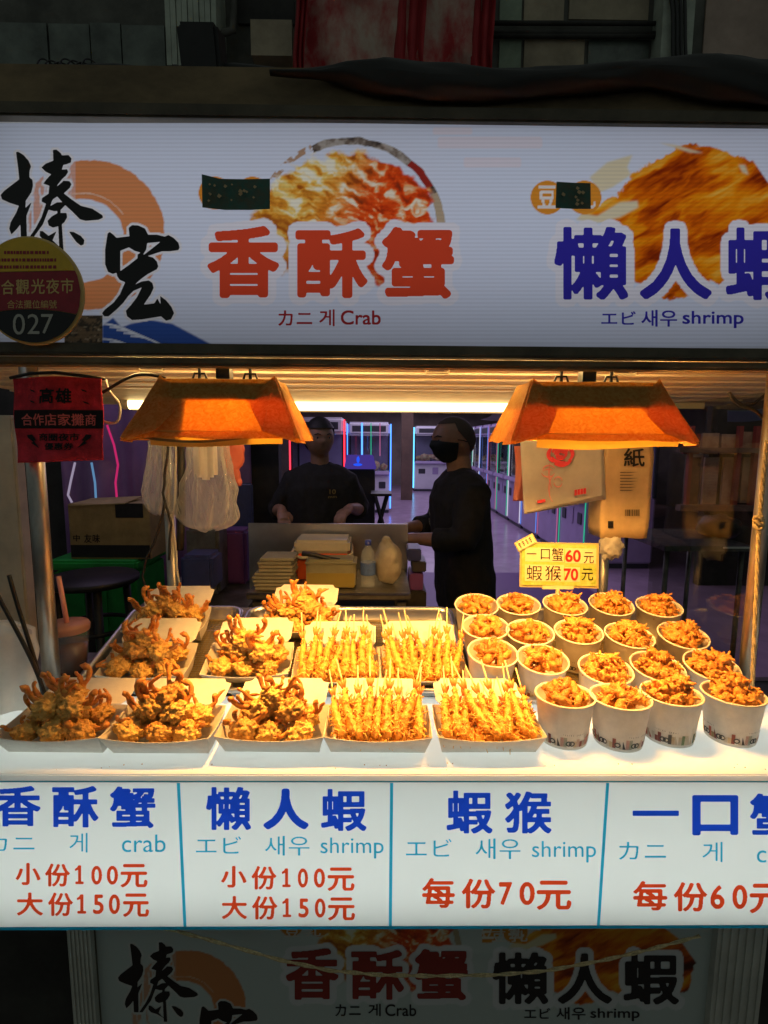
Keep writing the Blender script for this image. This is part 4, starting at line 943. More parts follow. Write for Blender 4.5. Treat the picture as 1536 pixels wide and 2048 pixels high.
def fill_cup(c, kind, heap, where):
    M_ = cmat(c); ps = [(n, m) for n, m in PIECES if (n == 'small_fried_crab') == kind]
    ri = lambda n, r, z, p: [(r * math.cos(a), r * math.sin(a), z) for a in [k * 2 * math.pi / n + p for k in range(n)]]
    spots = ri(7, .022, .066, .3) + ri(8, .0275, .082, .9) + ri(5, .014, .084 + heap * .45, 0) + [(0, 0, .088 + heap * .8)]
    if heap > .015: spots += [(random.uniform(-.016, .016), random.uniform(-.016, .016), .090 + heap * .8) for k in range(2)]
    for k, s in enumerate(spots):
        nm, me = random.choice(ps); o = link(nm, me)
        m = M_ @ Matrix.Translation(Vector(s) + Vector((random.uniform(-.004, .004), random.uniform(-.004, .004), random.uniform(-.002, .003)))) @ Euler((random.uniform(-.6, .6), random.uniform(-.6, .6), random.uniform(0, 6.28))).to_matrix().to_4x4()
        o.location = m.to_translation(); o.rotation_euler = m.to_euler(); o.scale = (random.uniform(.95, 1.15),) * 3
        tag(o, ('small fried crab' if kind else 'knobbly fried mud shrimp') + ' heaped in ' + where, 'fried crab' if kind else 'fried shrimp', ('small crabs in ' if kind else 'mud shrimp in ') + where)
rows = [('back', [(955, 1208), (1039, 1207), (1130, 1208), (1222, 1206), (1321, 1212)]), ('second', [(973, 1252), (1063, 1263), (1161, 1262), (1258, 1270), (1366, 1268)]),
        ('third', [(984, 1303), (1085, 1317), (1212, 1337), (1313, 1332), (1422, 1329)]), ('front', [(1130, 1388), (1241, 1392), (1343, 1385), (1467, 1385)])]
ordn = ['leftmost', 'second from left', 'third from left', 'fourth from left', 'rightmost']
for rn, lst in rows:
    for i, (u, v) in enumerate(lst):
        c = CUP if not cup_used[0] else copy_tree(CUP); cup_used[0] = True
        if rn == 'front': p = W(u, v, z=ZC + CUPH); p.z = ZC + .0006; rot = (0, 0, random.uniform(-3, 3))
        else: p = WT(u, v, CUPH + .004) - TN * CUPH; rot = (Matrix.Rotation(TILT + random.uniform(-.02, .03), 3, 'X') @ Matrix.Rotation(random.uniform(-.04, .04), 3, 'Y') @ Matrix.Rotation(random.uniform(-3, 3), 3, 'Z')).to_euler()
        c.location = p; c.rotation_euler = rot; c.scale = (.985,) * 3
        on = ordn[i] if not (rn == 'front' and i == 3) else 'rightmost'
        kind = (i >= 2) if rn != 'front' else i >= 2
        heap = (.012 if not kind else .018)
        tag(c, 'white paper cup of %s, %s cup of the %s row' % ('small fried crabs' if kind else 'fried mud shrimp', on, rn), 'paper cup', 'paper cups of fried snacks')
        fill_cup(c, kind, heap, 'the %s cup of the %s row' % (on, rn))

# ================================================================== things hung on the posts and standing on the counter
YFG = 1.035
flag = thing('felt_banner', 'square dark red felt banner with a black band hanging from the left post', 'cloth banner', W(118, 840, y=YFG))
fq = [(22, 757), (118, 752), (196, 757), (205, 770)], [(32, 926), (90, 924), (150, 923), (207, 920)]
def ff(u, v):   # gentle waves of the cloth
    p = W(u, v, y=YFG); p.y += .004 * math.sin(u * .045) + .003 * math.sin(v * .05 + u * .02); return p
def fmap(s, t):
    l = (22 + 10 * t, 757 + (926 - 757) * t); r = (203 + 4 * t, 758 + (920 - 758) * t); v = l[1] + (r[1] - l[1]) * s - 5 * math.sin(s * 3.1) * (1 - t)
    return l[0] + (r[0] - l[0]) * s, v
b = MB(); b.grid(lambda s, t: ff(*fmap(s, t)), 36, 34); solid(b.build('cloth', 'flagred', flag, True), -.0012)
fo = lambda dy: (lambda u, v: ff(u, v) + Vector((0, -dy, 0)))
b = MB(); b.grid(lambda s, t: fo(.0016)(28 + s * 177 + t * 1.5, 820 + t * 37), 36, 6); b.build('black_band', 'flagblack', flag)
line(flag, 'black_lettering', 'flagblack', [('高', 81, 776, 113, 808), ('雄', 115, 776, 146, 808), ('商圈夜市', 78, 866, 158, 882), ('優惠券', 91, 885, 148, 900)], fo(.002), .03)
line(flag, 'pink_lettering', 'flagpink', [('合作店家攤商', 44, 827, 191, 852)], fo(.003), .016)
for x0_, sg in ((52, 1), (182, -1)):
    b = MB()
    P_ = [(0, 0), (12, -1), (20, 11), (15, 12), (28, 27), (8, 16), (13, 14), (2, 6)]; f_ = fo(.002)
    a = np.zeros((80, 80)); fill_poly(a, [(10 + x * 2, 10 + y * 2) for x, y in P_]); a = blur(a, .8); march(b, a, lambda i, j: f_(x0_ + sg * (i - 10) / 2, 870 + (j - 10) / 2)); b.build('bolt_print', 'flagblack', flag)
for x0_, y0_ in ((58, 778), (60, 800), (162, 778), (165, 802)):
    b = MB(); f_ = fo(.002); b.add([f_(x0_, y0_), f_(x0_ + 10, y0_ + 3), f_(x0_ + 13, y0_ + 7), f_(x0_ + 3, y0_ + 4)], [(3, 2, 1, 0)]); b.build('spark_print', 'flagblack', flag)
b = MB(); b.tube([W(u, v, y=1.04) for u, v in ((20, 756), (60, 747), (110, 745), (170, 752), (210, 758))], .003, 8); tag(b.build('hanging_cord', 'cable', None, True), 'black cord holding the red felt banner', 'cord')
b = MB(); b.tube(bez(W(205, 785, y=1.05), W(250, 760, y=1.05), W(270, 735, y=1.03), W(330, 757, y=1.0), 20), .003, 8)
tag(b.build('cable', 'cable', None, True), 'black cable looping from the red banner to the left heat lamp', 'cable')
b = MB(); b.tube(bez(W(212, 760, y=1.06), W(215, 800, y=1.06), W(250, 790, y=1.06), W(238, 838, y=1.06), 14) + bez(W(238, 840, y=1.06), W(230, 850, y=1.06), W(214, 846, y=1.06), W(206, 842, y=1.06), 6)[1:], .0026, 8)
tag(b.build('cable', 'cablew', None, True), 'cream cable loop beside the red felt banner', 'cable')

def hung_bag(u0, u1, v0, v1, y, m, name, label, cat, folds=7, seed=1, topw=.45, depth=.5, tie=None):
    c0 = W((u0 + u1) / 2, v0, y=y); c1 = W((u0 + u1) / 2, v1, y=y); hw = (W(u1, v1, y=y).x - W(u0, v1, y=y).x) / 2; H = c0.z - c1.z
    b = MB()
    def fn(s, t):
        a = 2 * math.pi * s
        r = (topw + (1 - topw) * sstep(np.array(t), 0, .75)) * (1 if t < .82 else math.sqrt(max(0, 1 - ((t - .82) / .185) ** 2)) * .96 + .04)
        fold = 1 + .17 * noise.noise(Vector((math.cos(a) * 3.5 + t * 2.2, math.sin(a) * 3.5, seed + t * 1.5))) + .05 * abs(noise.noise(Vector((a * 5, t * 9 + a * 2, seed)))) + .20 * (1 - t * .7) * math.sin(folds * a + seed) + .10 * math.sin((folds + 4) * a + 3 * t + seed * 2)
        n = noise.noise(Vector((math.cos(a) * 2 + seed, math.sin(a) * 2, t * 5))) * .16
        x = math.cos(a) * hw * r * (fold + n); yy = math.sin(a) * hw * depth * r * (fold + n)
        return Vector((c0.x + (c1.x - c0.x) * t + x, y + yy, c0.z - H * t + .012 * noise.noise(Vector((a, t * 3, seed)))))
    b.grid(fn, 110, 60)
    return tag(b.build(name, m, None, True), label, cat)
YB = 1.47
hung_bag(362, 470, 880, 1060, YB, 'bag', 'plastic_bag', 'clear plastic bag of folded bags hanging right of the rear left pole', 'plastic bag', 7, 1, .62)
hung_bag(292, 352, 880, 1028, YB + .01, 'bag', 'plastic_bag', 'narrow clear plastic bag hanging left of the rear left pole', 'plastic bag', 6, 4, .7)
b = MB()
for k in range(5):
    u = 385 + 8 * k; b.grid(lambda s, t, u=u: W(u + s * 16 + t * 3, 872 + t * (78 + 5 * (u % 3)), y=YB - .035 - .002 * k + .004 * math.sin(s * 5 + u)), 8, 14)
tag(b.build('bag_bundle', 'bagw', None, True), 'bundle of milky folded bag handles hanging in front of the clear bag', 'bag bundle')
b = MB()
for cu, cv, r in ((455, 905, 17), (472, 915, 20), (476, 898, 15), (464, 930, 17), (472, 950, 11), (478, 965, 8), (455, 885, 16)):
    p = W(cu, cv, y=YB + .05); b.blob(p, (r / F_PX * YB, .012, r / F_PX * YB * 1.15), .2, 3, int(cu), 2)
o = tag(remesh(b.build('coral_bag', 'coral', None, True), .004, 6), 'crumpled coral pink plastic bag hanging right of the clear bags', 'plastic bag')
# cables on the rear left pole
for k, (pts, m, lab) in enumerate((([(350, 880), (352, 960), (346, 1040), (352, 1110), (358, 1170)], 'cablew', 'white cable running down the rear left pole'), ([(336, 890), (330, 950), (326, 985), (342, 1050), (338, 1120)], 'cable', 'black cable sagging left of the rear left pole'), ([(330, 1000), (318, 1060), (296, 1110), (284, 1150), (296, 1185)], 'cable', 'thin black cable bowing far left below the clear bags'))):
    q = [W(u, v, y=1.455 - .01 * k) for u, v in pts]; fine = []
    for i in range(len(q) - 1):
        for j in range(5): fine.append(q[i].lerp(q[i + 1], j / 5) + Vector((.0015 * math.sin(i * 5 + j), 0, 0)))
    b = MB(); b.tube(fine + [q[-1]], .0034, 8); tag(b.build('cable', m, None, True), lab, 'cable')
b = MB(); b.tube([W(u, v, y=1.46) for u, v in ((362, 872), (363, 960), (362, 1060), (360, 1100))], .010, 10); tag(b.build('rubber_hose', 'black', None, True), 'thick black hose tied along the rear left pole', 'hose')

# rose-printed bag bundle, pink bag, paper pack on the right
YR = 1.44
rose = thing('printed_bag_bundle', 'stack of white plastic bags with a red rose print hanging beside the paper pack', 'bag bundle', W(1120, 950, y=YR))
rk = [(1040, 880), (1203, 884), (1206, 1008), (1150, 1022), (1048, 1028)]
def rfn(dy):
    def fn(s, t):
        l = (1040 + 8 * t, 880 + 148 * t); r = (1203 + 5 * t, 884 + (108 + 18 * (1 - abs(1 - 2 * t)) * .3) * t); u = l[0] + (r[0] - l[0]) * s; v = l[1] + (r[1] - l[1]) * s
        return W(u, v, y=YR + dy + .003 * noise.noise(Vector((s * 4, t * 4, dy * 90))) + .006 * t * math.sin(s * 3))
    return fn
for k in range(3):
    b = MB(); f0 = rfn(.004 * k); b.grid(lambda s, t, k=k: f0(s, t) + Vector((.003 * k * math.sin(k), 0, -.004 * k * s)), 30, 24); solid(b.build('bag_sheet', 'bagw', rose, True), .0006)
fr = lambda u, v: W(u, v, y=YR - .0055)
def arc(mb, cu, cv, ru, rv, a0, a1, w, n=22):
    vs = []
    for i in range(n + 1):
        a = R(a0 + (a1 - a0) * i / n); k = 1.5 * w * (.35 + .65 * math.sin(math.pi * i / n))
        for sgn in (-1, 1): vs.append(fr(cu + (ru + sgn * k) * math.cos(a), cv - (rv + sgn * k) * math.sin(a)))
    mb.add(vs, [(2 * i, 2 * i + 1, 2 * i + 3, 2 * i + 2) for i in range(n)])
b = MB()
for ru, rv, a0, a1, w, dx, dy in ((6, 5, 0, 330, 2.2, 0, 0), (11, 9, -60, 190, 2.6, 0, 0), (11, 9, 200, 320, 2.4, 1, 0), (16, 14, 20, 170, 2.8, 0, 0), (18, 15, 190, 300, 2.6, 1, 2), (23, 17, -50, 90, 2.6, 1, 0), (24, 19, 130, 235, 2.6, 0, 1), (25, 21, 240, 330, 2.8, 0, 1)):
    arc(b, 1121 + dx, 908 + dy, ru, rv, a0, a1, w)
b.build('rose_print', 'rose', rose)
b = MB()
for cu, cv, ru, rv, a0, a1 in ((1098, 940, 12, 9, 20, 200), (1096, 944, 13, 10, 190, 350), (1116, 962, 8, 8, 0, 170), (1116, 965, 8, 9, 180, 350), (1128, 945, 30, 55, 160, 215), (1108, 978, 10, 26, 100, 260), (1097, 941, 8, 2, 0, 180)): arc(b, cu, cv, ru, rv, a0, a1, .9)
b.build('stem_print', 'roselight', rose)
b = MB(); b.add([fr(1074, 1001), fr(1090, 998), fr(1091, 1004), fr(1075, 1007)], [(3, 2, 1, 0)])
for k in range(4): b.add([fr(1149 + 6 * k, 980 - k), fr(1154 + 6 * k, 979 - k), fr(1154 + 6 * k, 990 - k), fr(1149 + 6 * k, 991 - k)], [(3, 2, 1, 0)])
b.build('stamp_print', 'rose', rose)
b = MB(); b.grid(lambda s, t: W(1028 + s * 26 + 3 * math.sin(t * 4), 892 + t * 110, y=YR + .03 + .006 * math.sin(s * 6 + t * 3)), 12, 20); solid(b.build('pink_bag', 'pinkbag', None, True), .0008)
tag(bpy.data.objects['pink_bag'], 'flat pink plastic bag hanging behind the left edge of the rose printed bags', 'plastic bag')
pk = thing('paper_pack', 'brown wrapped paper pack with a barcode and one large black character', 'paper pack', W(1252, 980, y=1.45))
pw = [W(1205, 980, y=1.45).x, W(1303, 980, y=1.45).x]; pz = [W(1250, 1076, y=1.45).z, W(1250, 872, y=1.45).z]
b = MB(); b.box((pw[0], 1.45, pz[0]), (pw[1], 1.54, pz[1])); o = b.build('wrap', 'pack', pk)
bm = bmesh.new(); bm.from_mesh(o.data); bmesh.ops.subdivide_edges(bm, edges=bm.edges, cuts=9, use_grid_fill=True)
cx_ = (pw[0] + pw[1]) / 2 - pk.location.x
for v in bm.verts:
    w_ = v.co + pk.location; v.co += Vector((.0035, .0035, .002)) * noise.noise(w_ * 18); f_ = (w_.z - pz[0]) / (pz[1] - pz[0]); v.co.x = cx_ + (v.co.x - cx_) * (1 - .12 * max(0, f_ - .8) / .2 - .05 * max(0, .15 - f_) / .15)
bm.to_mesh(o.data); bm.free(); bevel(o, .0, 1) if False else None
o.data.polygons.foreach_set('use_smooth', [True] * len(o.data.polygons))
fpk = onplane(1.4445)
line(pk, 'black_lettering', 'inkblack', [('紙', 1247, 896, 1290, 934)], fpk, .02)
b = MB()
u = 1250
while u < 1279: w = random.choice((1.0, 1.6, 2.4)); b.add([fpk(u, 1019), fpk(u + w, 1019), fpk(u + w, 1032), fpk(u, 1032)], [(3, 2, 1, 0)]); u += w + random.choice((1., 1.6))
for k in range(7): b.add([fpk(1240, 944 + 6 * k), fpk(1240 + random.uniform(24, 42), 944 + 6 * k), fpk(1262, 945.3 + 6 * k), fpk(1240, 945.3 + 6 * k)], [(3, 2, 1, 0)])
b.add([fpk(1216, 1042), fpk(1227, 1042), fpk(1227, 1056), fpk(1216, 1056)], [(3, 2, 1, 0)]); b.build('fine_print', 'inkblack', pk)
b = MB(); b.blob(W(1222, 1094, y=1.46), (.030, .02, .034), .35, 4, 3, 2.6); tag(b.build('plastic_wrap', 'bagw', None, True), 'small crumpled milky plastic wrap hanging under the brown paper pack', 'plastic wrap')

# price card on its stand
YC = 1.36
pc = thing('price_card', 'small yellow green price card on a stand behind the back row of cups', 'price card', W(1115, 1176, y=YC))
def cardfn(dy): return lambda u, v: W(u + (v - 1130) * -.012, v + (u - 1119) * .018, y=YC - dy)
def slab(name, u0, v0, u1, v1, m, dy, parent, th=.001, fn=None):
    f = fn or cardfn(dy); b = MB(); b.add([f(u0, v0), f(u1, v0), f(u1, v1), f(u0, v1)], [(3, 2, 1, 0)]); o = b.build(name, m, parent); solid(o, -th); return o
slab('sleeve', 1039, 1085, 1197, 1175, 'cardb', 0, pc, .002); slab('card', 1043, 1089, 1193, 1171, 'cardg', .0032, pc)
for nm, q in (('label_strip', (1050, 1096, 1128, 1124)), ('label_strip', (1050, 1130, 1128, 1163)), ('label_strip', (1130, 1096, 1192, 1126)), ('label_strip', (1130, 1134, 1160, 1163))): slab(nm, *q, 'cardp', .0045, pc, .0004)
line(pc, 'black_lettering', 'inkblack', [('一', 1053, 1107, 1073, 1110), ('口', 1081, 1098, 1100, 1120), ('蟹', 1103, 1096, 1127, 1123), ('元', 1167, 1103, 1188, 1126), ('蝦', 1053, 1131, 1085, 1162), ('猴', 1090, 1131, 1123, 1162), ('元', 1163, 1136, 1187, 1160)], cardfn(.0056), .004)
line(pc, 'red_numerals', 'cred', [('60', 1130, 1099, 1162, 1124), ('70', 1127, 1136, 1157, 1161)], cardfn(.0056), .03)
def tf(dy):
    ca, sa = math.cos(R(-28)), math.sin(R(-28)); return lambda u, v: W(1051 + (u - 1051) * ca - (v - 1085) * sa, 1085 + (u - 1051) * sa + (v - 1085) * ca, y=YC - dy)
slab('tag', 1030, 1075, 1072, 1096, 'cardb', 0, pc, .001, tf(.008)); slab('tag_face', 1032, 1077, 1070, 1094, 'cardp', 0, pc, .0004, tf(.0095))
b = MB(); f_ = tf(.0105)
for k in range(4):
    for q in range(3): x = 1036 + 8 * k; b.add([f_(x + q * .4, 1081 + 3.4 * q), f_(x + 5 - q * .5, 1080.6 + 3.4 * q), f_(x + 5 - q * .5, 1081.8 + 3.4 * q), f_(x + q * .4, 1082.2 + 3.4 * q)], [(3, 2, 1, 0)])
    b.add([f_(x + 2, 1079), f_(x + 3, 1079), f_(x + 3, 1091), f_(x + 2, 1091)], [(3, 2, 1, 0)])
b.build('fine_print', 'inkblack', pc)
b = MB(); p = W(1115, 1176, y=YC); b.box((p.x - .04, YC - .004, p.z - .002), (p.x + .04, YC + .004, p.z + .007)); b.tube([(p.x, YC, p.z), (p.x, YC, p.z - .05), (p.x, YC, p.z - .09)], .005, 8); b.box((p.x - .03, YC - .02, p.z - .094), (p.x + .03, YC + .02, p.z - .09)); b.build('stand', 'cardp', pc)

# right post: jute rope with a knot; wires and lamps above
b = MB(); xr_ = PR + .012
rp = [W(u, v, y=1.035) for u, v in ((1535, 880), (1528, 940), (1522, 1010), (1519, 1045), (1516, 1100), (1513, 1180), (1508, 1290), (1504, 1390))]; fine = []
for i in range(len(rp) - 1):
    for j in range(8): fine.append(rp[i].lerp(rp[i + 1], j / 8))
for ph in (0, 2.1, 4.2): b.tube([p + Vector((math.cos(i * .9 + ph), math.sin(i * .9 + ph), 0)) * .0022 for i, p in enumerate(fine)], .0022, 6)
for k in range(3): c_ = W(1517, 1036 + 9 * k, y=1.028); b.tube([c_ + Vector((.008 * math.cos(a), .006 * math.sin(a), .004 * math.sin(2 * a + k))) for a in [i * .5 for i in range(13)]], .003, 7)
tag(b.build('rope', 'rope', None, True), 'knotted jute rope hanging along the right front post', 'rope')
b = MB()
for q in (((1462, 790), (1470, 800), (1490, 815), (1505, 810), (1536, 785)), ((1490, 812), (1512, 822), (1528, 838), (1534, 880)), ((1458, 785), (1466, 800), (1480, 812), (1500, 812))): b.tube([W(u, v, y=1.10) for u, v in q], .0032, 8)
tag(b.build('twisted_wire', 'cable', None, True), 'twisted black wire tied near the right front post', 'wire')
vin = MB(); vin.box((.776, 1.08, 1.03), (.779, 1.52, 1.66)); vin.build('clear_panel', 'vinyl', stall)
MT['film'] = mat('grey plastic film', (.34, .32, .27), .35, trans=.25, var=.25, vscale=5, bump=.5, bscale=7)
b = MB(); b.grid(lambda s, t: Vector((.50 + .95 * s, 1.62 + 1.1 * t, 1.712 - .05 * t + .10 * s * t - .02 * s + .022 * noise.noise(Vector((s * 5, t * 4, 1))))), 36, 20); tag(b.build('plastic_film', 'film', None, True), 'wrinkled grey plastic film stretched behind the stall roof on the right', 'plastic sheet')
for u, v, y, lab in ((1509, 771, 2.3, 'small round white lamp glowing right of the orange heat lamp'), (1534, 766, 2.2, 'white lamp glowing at the right edge above the rope post')):
    p = W(u, v, y=y); t = thing('lamp_bulb', lab, 'lamp', p); MB().blob(p, (.011, .011, .011), 0, 3).build('glass_globe', 'white_led', t, True); MB().tube([p + Vector((0, 0, .01)), p + Vector((0, 0, .03))], .007, 10).build('socket', 'black', t, True)

# left side: sack, iced drink, cables, stool, bins
b = MB()
def sack(s, t):
    a = 2 * math.pi * s; z = 1.022 + .175 * t; r = (.085 - .012 * t) * (1 if t < .9 else math.sqrt(max(0.001, 1 - ((t - .9) / .1) ** 2))) * (1 + .10 * noise.noise(Vector((math.cos(a) * 2, math.sin(a) * 2, t * 4))))
    return Vector((-.775 + 1.05 * r * math.cos(a) + .02 * t, 1.045 + .55 * r * math.sin(a), z + .02 * noise.noise(Vector((a, t, 3)))))
b.grid(sack, 44, 24); tag(b.build('white_sack', 'bagw', None, True), 'cream plastic sack standing on the counter left of the steel post', 'sack')
b = MB(); b.box((-.98, 1.104, .985), (-.645, 1.40, .995)); bevel(b.build('side_shelf', 'dsteel', stall), .002)
cp = W(140, 1350, y=1.21); cup_c = Vector((cp.x, 1.21, .9955)); dk = thing('iced_drink', 'plastic cup of dark iced tea with pale lid and pink straw left of the trays', 'drink cup', cup_c)
b = MB(); b.lathe([(0, .001), (.034, .001), (.046, .135), (.047, .137), (.045, .136)], 28, cup_c); b.build('cup_wall', 'bottle', dk, True)
b = MB(); b.lathe([(0, .004), (.0325, .004), (.0415, .098), (0, .098)], 28, cup_c); b.build('tea', 'cola', dk, True)
b = MB(); b.lathe([(.0475, .128), (.0485, .140), (.045, .146), (.020, .147), (0, .1475)], 28, cup_c); b.build('lid', 'pinklid', dk, True)
b = MB(); t0 = cup_c + Vector((.004, 0, .12)); b.tube([t0, t0 + Vector((-.006, 0, .06)), t0 + Vector((-.014, 0, .135))], .0055, 10); b.build('straw', 'straw', dk, True)
for k, q in enumerate((((18, 1150), (44, 1250), (78, 1330), (88, 1400)), ((-10, 1180), (30, 1260), (72, 1320), (92, 1400)))):
    b = MB(); b.tube(bez(*[W(u, v, y=1.03 - .008 * k) for u, v in q], 18), .004, 8); tag(b.build('cable', 'cable', None, True), ('upper' if k == 0 else 'lower') + ' of two black cables crossing beside the left front post', 'cable')
pn = MB(); a = W(-10, 830, y=2.0); c = W(52, 1190, y=2.0); pn.box((-2.2, 2.0, .02), (c.x, 2.06, a.z)); tag(bevel(pn.build('partition_panel', 'creamwall'), .008), 'cream partition panel standing behind the left post', 'partition')
st = thing('black_table', 'round black table on dark legs in front of the green bin', 'table', (W(185, 1150, y=2.3).x, 2.3, 0))
zt_ = W(185, 1152, y=2.3).z; cxs = st.location.x; b = MB(); b.lathe([(0, zt_ - .03), (.17, zt_ - .03), (.185, zt_ - .02), (.185, zt_ - .006), (.18, zt_), (0, zt_)], 32, (cxs, 2.3, 0)); b.build('table_top', 'black', st, True)
for a in (.6, 2.2, 3.7, 5.3): b = MB(); b.tube([(cxs + .13 * math.cos(a), 2.3 + .13 * math.sin(a), zt_ - .03), (cxs + .15 * math.cos(a), 2.3 + .15 * math.sin(a), .4), (cxs + .17 * math.cos(a), 2.3 + .17 * math.sin(a), .03)], .017, 8); b.build('leg', 'black', st, True)
b = MB(); b.tube([(cxs + .15 * math.cos(a), 2.3 + .15 * math.sin(a), zt_ - .22) for a in [i * math.pi / 12 for i in range(25)]], .010, 8, cap=False); b.build('stretcher_ring', 'black', st, True)
gb = thing('green_bin', 'large dark green plastic bin under the cardboard box', 'bin', (W(190, 1200, y=2.75).x, 2.75, 0)); x0_, x1_ = W(108, 1200, y=2.75).x, W(272, 1200, y=2.75).x; zt_ = W(190, 1121, y=2.75).z
b = MB(); b.box((x0_, 2.75, .03), (x1_, 3.15, zt_ - .05)); bevel(b.build('body', 'green', gb), .02); b = MB(); b.box((x0_ - .02, 2.73, zt_ - .048), (x1_ + .02, 3.17, zt_)); bevel(b.build('lid', 'green', gb), .012)
for k in range(4): b = MB(); xx = x0_ + .04 + k * (x1_ - x0_ - .08) / 3; b.box((xx - .008, 2.738, .08), (xx + .008, 2.749, zt_ - .07)); b.build('rib', 'green', gb)
cb = thing('cardboard_box', 'brown cardboard box with taped flap standing on the green bin', 'cardboard box', (W(215, 1100, y=2.78).x, 2.78, zt_)); x0_, x1_ = W(138, 1060, y=2.78).x, W(300, 1060, y=2.78).x; z1_ = W(215, 1008, y=2.78).z
b = MB(); b.box((x0_, 2.78, zt_ + .001), (x1_, 3.08, z1_)); bevel(b.build('box_body', 'carton', cb), .004)
b = MB(); b.box((x0_ + .01, 2.77, z1_ + .001), (x1_ - .12, 3.0, z1_ + .006), rot=(.06, -.05, 0)); b.build('flap', 'carton', cb); b = MB(); b.box((x1_ - .17, 2.776, z1_ - .07), (x1_ - .03, 2.779, z1_ + .004)); b.build('tape', 'black', cb)
b = MB(); b.box((x0_ + .005, 2.777, zt_ + .01), (x1_ - .005, 2.7788, zt_ + .075)); b.build('printed_band', 'black', cb)
line(cb, 'black_lettering', 'inkblack', [('中', 146, 1069, 160, 1083), ('友味', 168, 1068, 200, 1086)], onplane(2.7775), .02)
# back bench with frying utensils
YBn = 1.78
bn = thing('work_bench', 'stainless steel work bench with an upright splash plate behind the stall', 'work bench', (-.17, 1.95, 0))
zb_ = W(640, 1186, y=YBn).z; x0_, x1_ = W(492, 1185, y=YBn).x, W(822, 1185, y=YBn).x
b = MB(); b.box((x0_, YBn, zb_ - .025), (x1_, 2.12, zb_)); bevel(b.build('bench_top', 'dsteel', bn), .004)
b = MB(); b.box((x0_ + .004, YBn - .003, zb_ - .006), (x1_ - .004, YBn - .0005, zb_ + .001)); b.build('edge_trim', 'steel', bn)
sx0, sx1 = W(497, 1047, y=2.13).x, W(816, 1047, y=2.13).x; b = MB(); b.box((sx0, 2.125, zb_ - .2), (sx1, 2.135, W(650, 1047, y=2.13).z)); b.build('splash_plate', 'steel', bn)
for x in (x0_ + .03, x1_ - .03):
    for y in (YBn + .04, 2.08): b = MB(); b.box((x - .015, y - .015, .03), (x + .015, y + .015, zb_ - .026)); b.build('leg', 'dsteel', bn)
def px(u0, v0, u1, v1, y): a = W(u0, v1, y=y); c = W(u1, v0, y=y); return a.x, c.x, zb_ + .001, c.z
x0_, x1_, z0_, z1_ = px(592, 1080, 698, 1165, 1.96)
co = thing('cooler_box', 'orange cooler box with cream lid and handle against the splash plate', 'cooler', ((x0_ + x1_) / 2, 1.98, z0_))
b = MB(); b.box((x0_, 1.95, z0_), (x1_, 2.09, z1_ - .05)); bevel(b.build('body', 'orange', co), .008); b = MB(); b.box((x0_ - .004, 1.945, z1_ - .049), (x1_ + .004, 2.095, z1_)); bevel(b.build('lid', 'cream', co), .010)
b = MB(); b.tube([(x0_ - .006, 2.02, z1_ - .03), (x0_ - .012, 1.95, z1_ - .05), (x0_ + .02, 1.937, z1_ - .062), (x1_ - .02, 1.937, z1_ - .062), (x1_ + .012, 1.95, z1_ - .05), (x1_ + .006, 2.02, z1_ - .03)], .006, 8); b.build('handle', 'cream', co, True)
x0_, x1_, z0_, z1_ = px(614, 1117, 712, 1182, 1.86)
tu = thing('plastic_tub', 'milky plastic tub of yellow batter on the work bench before the orange cooler', 'tub', ((x0_ + x1_) / 2, 1.88, z0_))
b = MB(); b.box((x0_, 1.83, z0_), (x1_, 1.93, z1_)); o = bevel(b.build('tub_wall', 'tub', tu), .010); b = MB(); b.box((x0_ - .003, 1.826, z1_ - .014), (x1_ + .003, 1.934, z1_ - .008)); bevel(b.build('rim', 'tub', tu), .002)
b = MB(); b.box((x0_ + .004, 1.828, z0_ + .006), (x1_ - .004, 1.8295, z0_ + (z1_ - z0_) * .55)); b.build('batter_fill', 'yliq', tu)
b = MB(); b.tube([W(u, v, y=1.85) for u, v in ((604, 1107), (630, 1110), (660, 1118), (680, 1121))], .008, 10); tag(b.build('ladle_handle', 'black', None, True), 'black ladle handle resting across the milky tub', 'ladle')
p = W(736, 1178, y=1.86); p.z = zb_ + .001; bo = thing('water_bottle', 'clear water bottle with dark blue cap between the tub and the white bag', 'bottle', p)
b = MB(); b.lathe([(0, 0), (.024, 0), (.026, .008), (.025, .05), (.026, .10), (.022, .125), (.010, .145), (.009, .15)], 24, p); b.build('bottle_wall', 'bottle', bo, True); b = MB(); b.lathe([(.0265, .045), (.0268, .088)], 24, p); b.build('label', 'blabel', bo, True); b = MB(); b.lathe([(.011, .148), (.011, .164), (0, .165)], 16, p); b.build('cap', 'bluecap', bo, True)
p = W(776, 1135, y=1.9); b = MB(); b.blob((p.x, 1.9, zb_ + .078), (.050, .04, .077), .16, 4, 9, 2.2); b.blob((p.x - .006, 1.9, zb_ + .155), (.018, .016, .022), .3, 3, 4); o = tag(b.build('food_bag', 'dullbag', None, True), 'knotted white plastic bag on the work bench right of the bottle', 'plastic bag')
remesh(o, .006, 3); o.data.materials[0] = MT['dullbag']
for k in range(9):
    p = W(550 + (k % 3), 1180, y=1.84); b = MB(); z = zb_ + .002 + .0125 * k; dx = random.uniform(-.006, .006) + (.008 if k > 4 else 0)
    w = .066 if k <= 4 else .058; b.box((p.x - w + dx, 1.80, z), (p.x + w + dx, 1.92, z + .0105)); o = b.build('stacked_tray', 'tray_foam')
    bevel(o, .003); tag(o, 'flat grey food tray in the stack at the left end of the work bench', 'food tray', 'stacked food trays on the bench')
p = W(834, 1150, y=1.95)
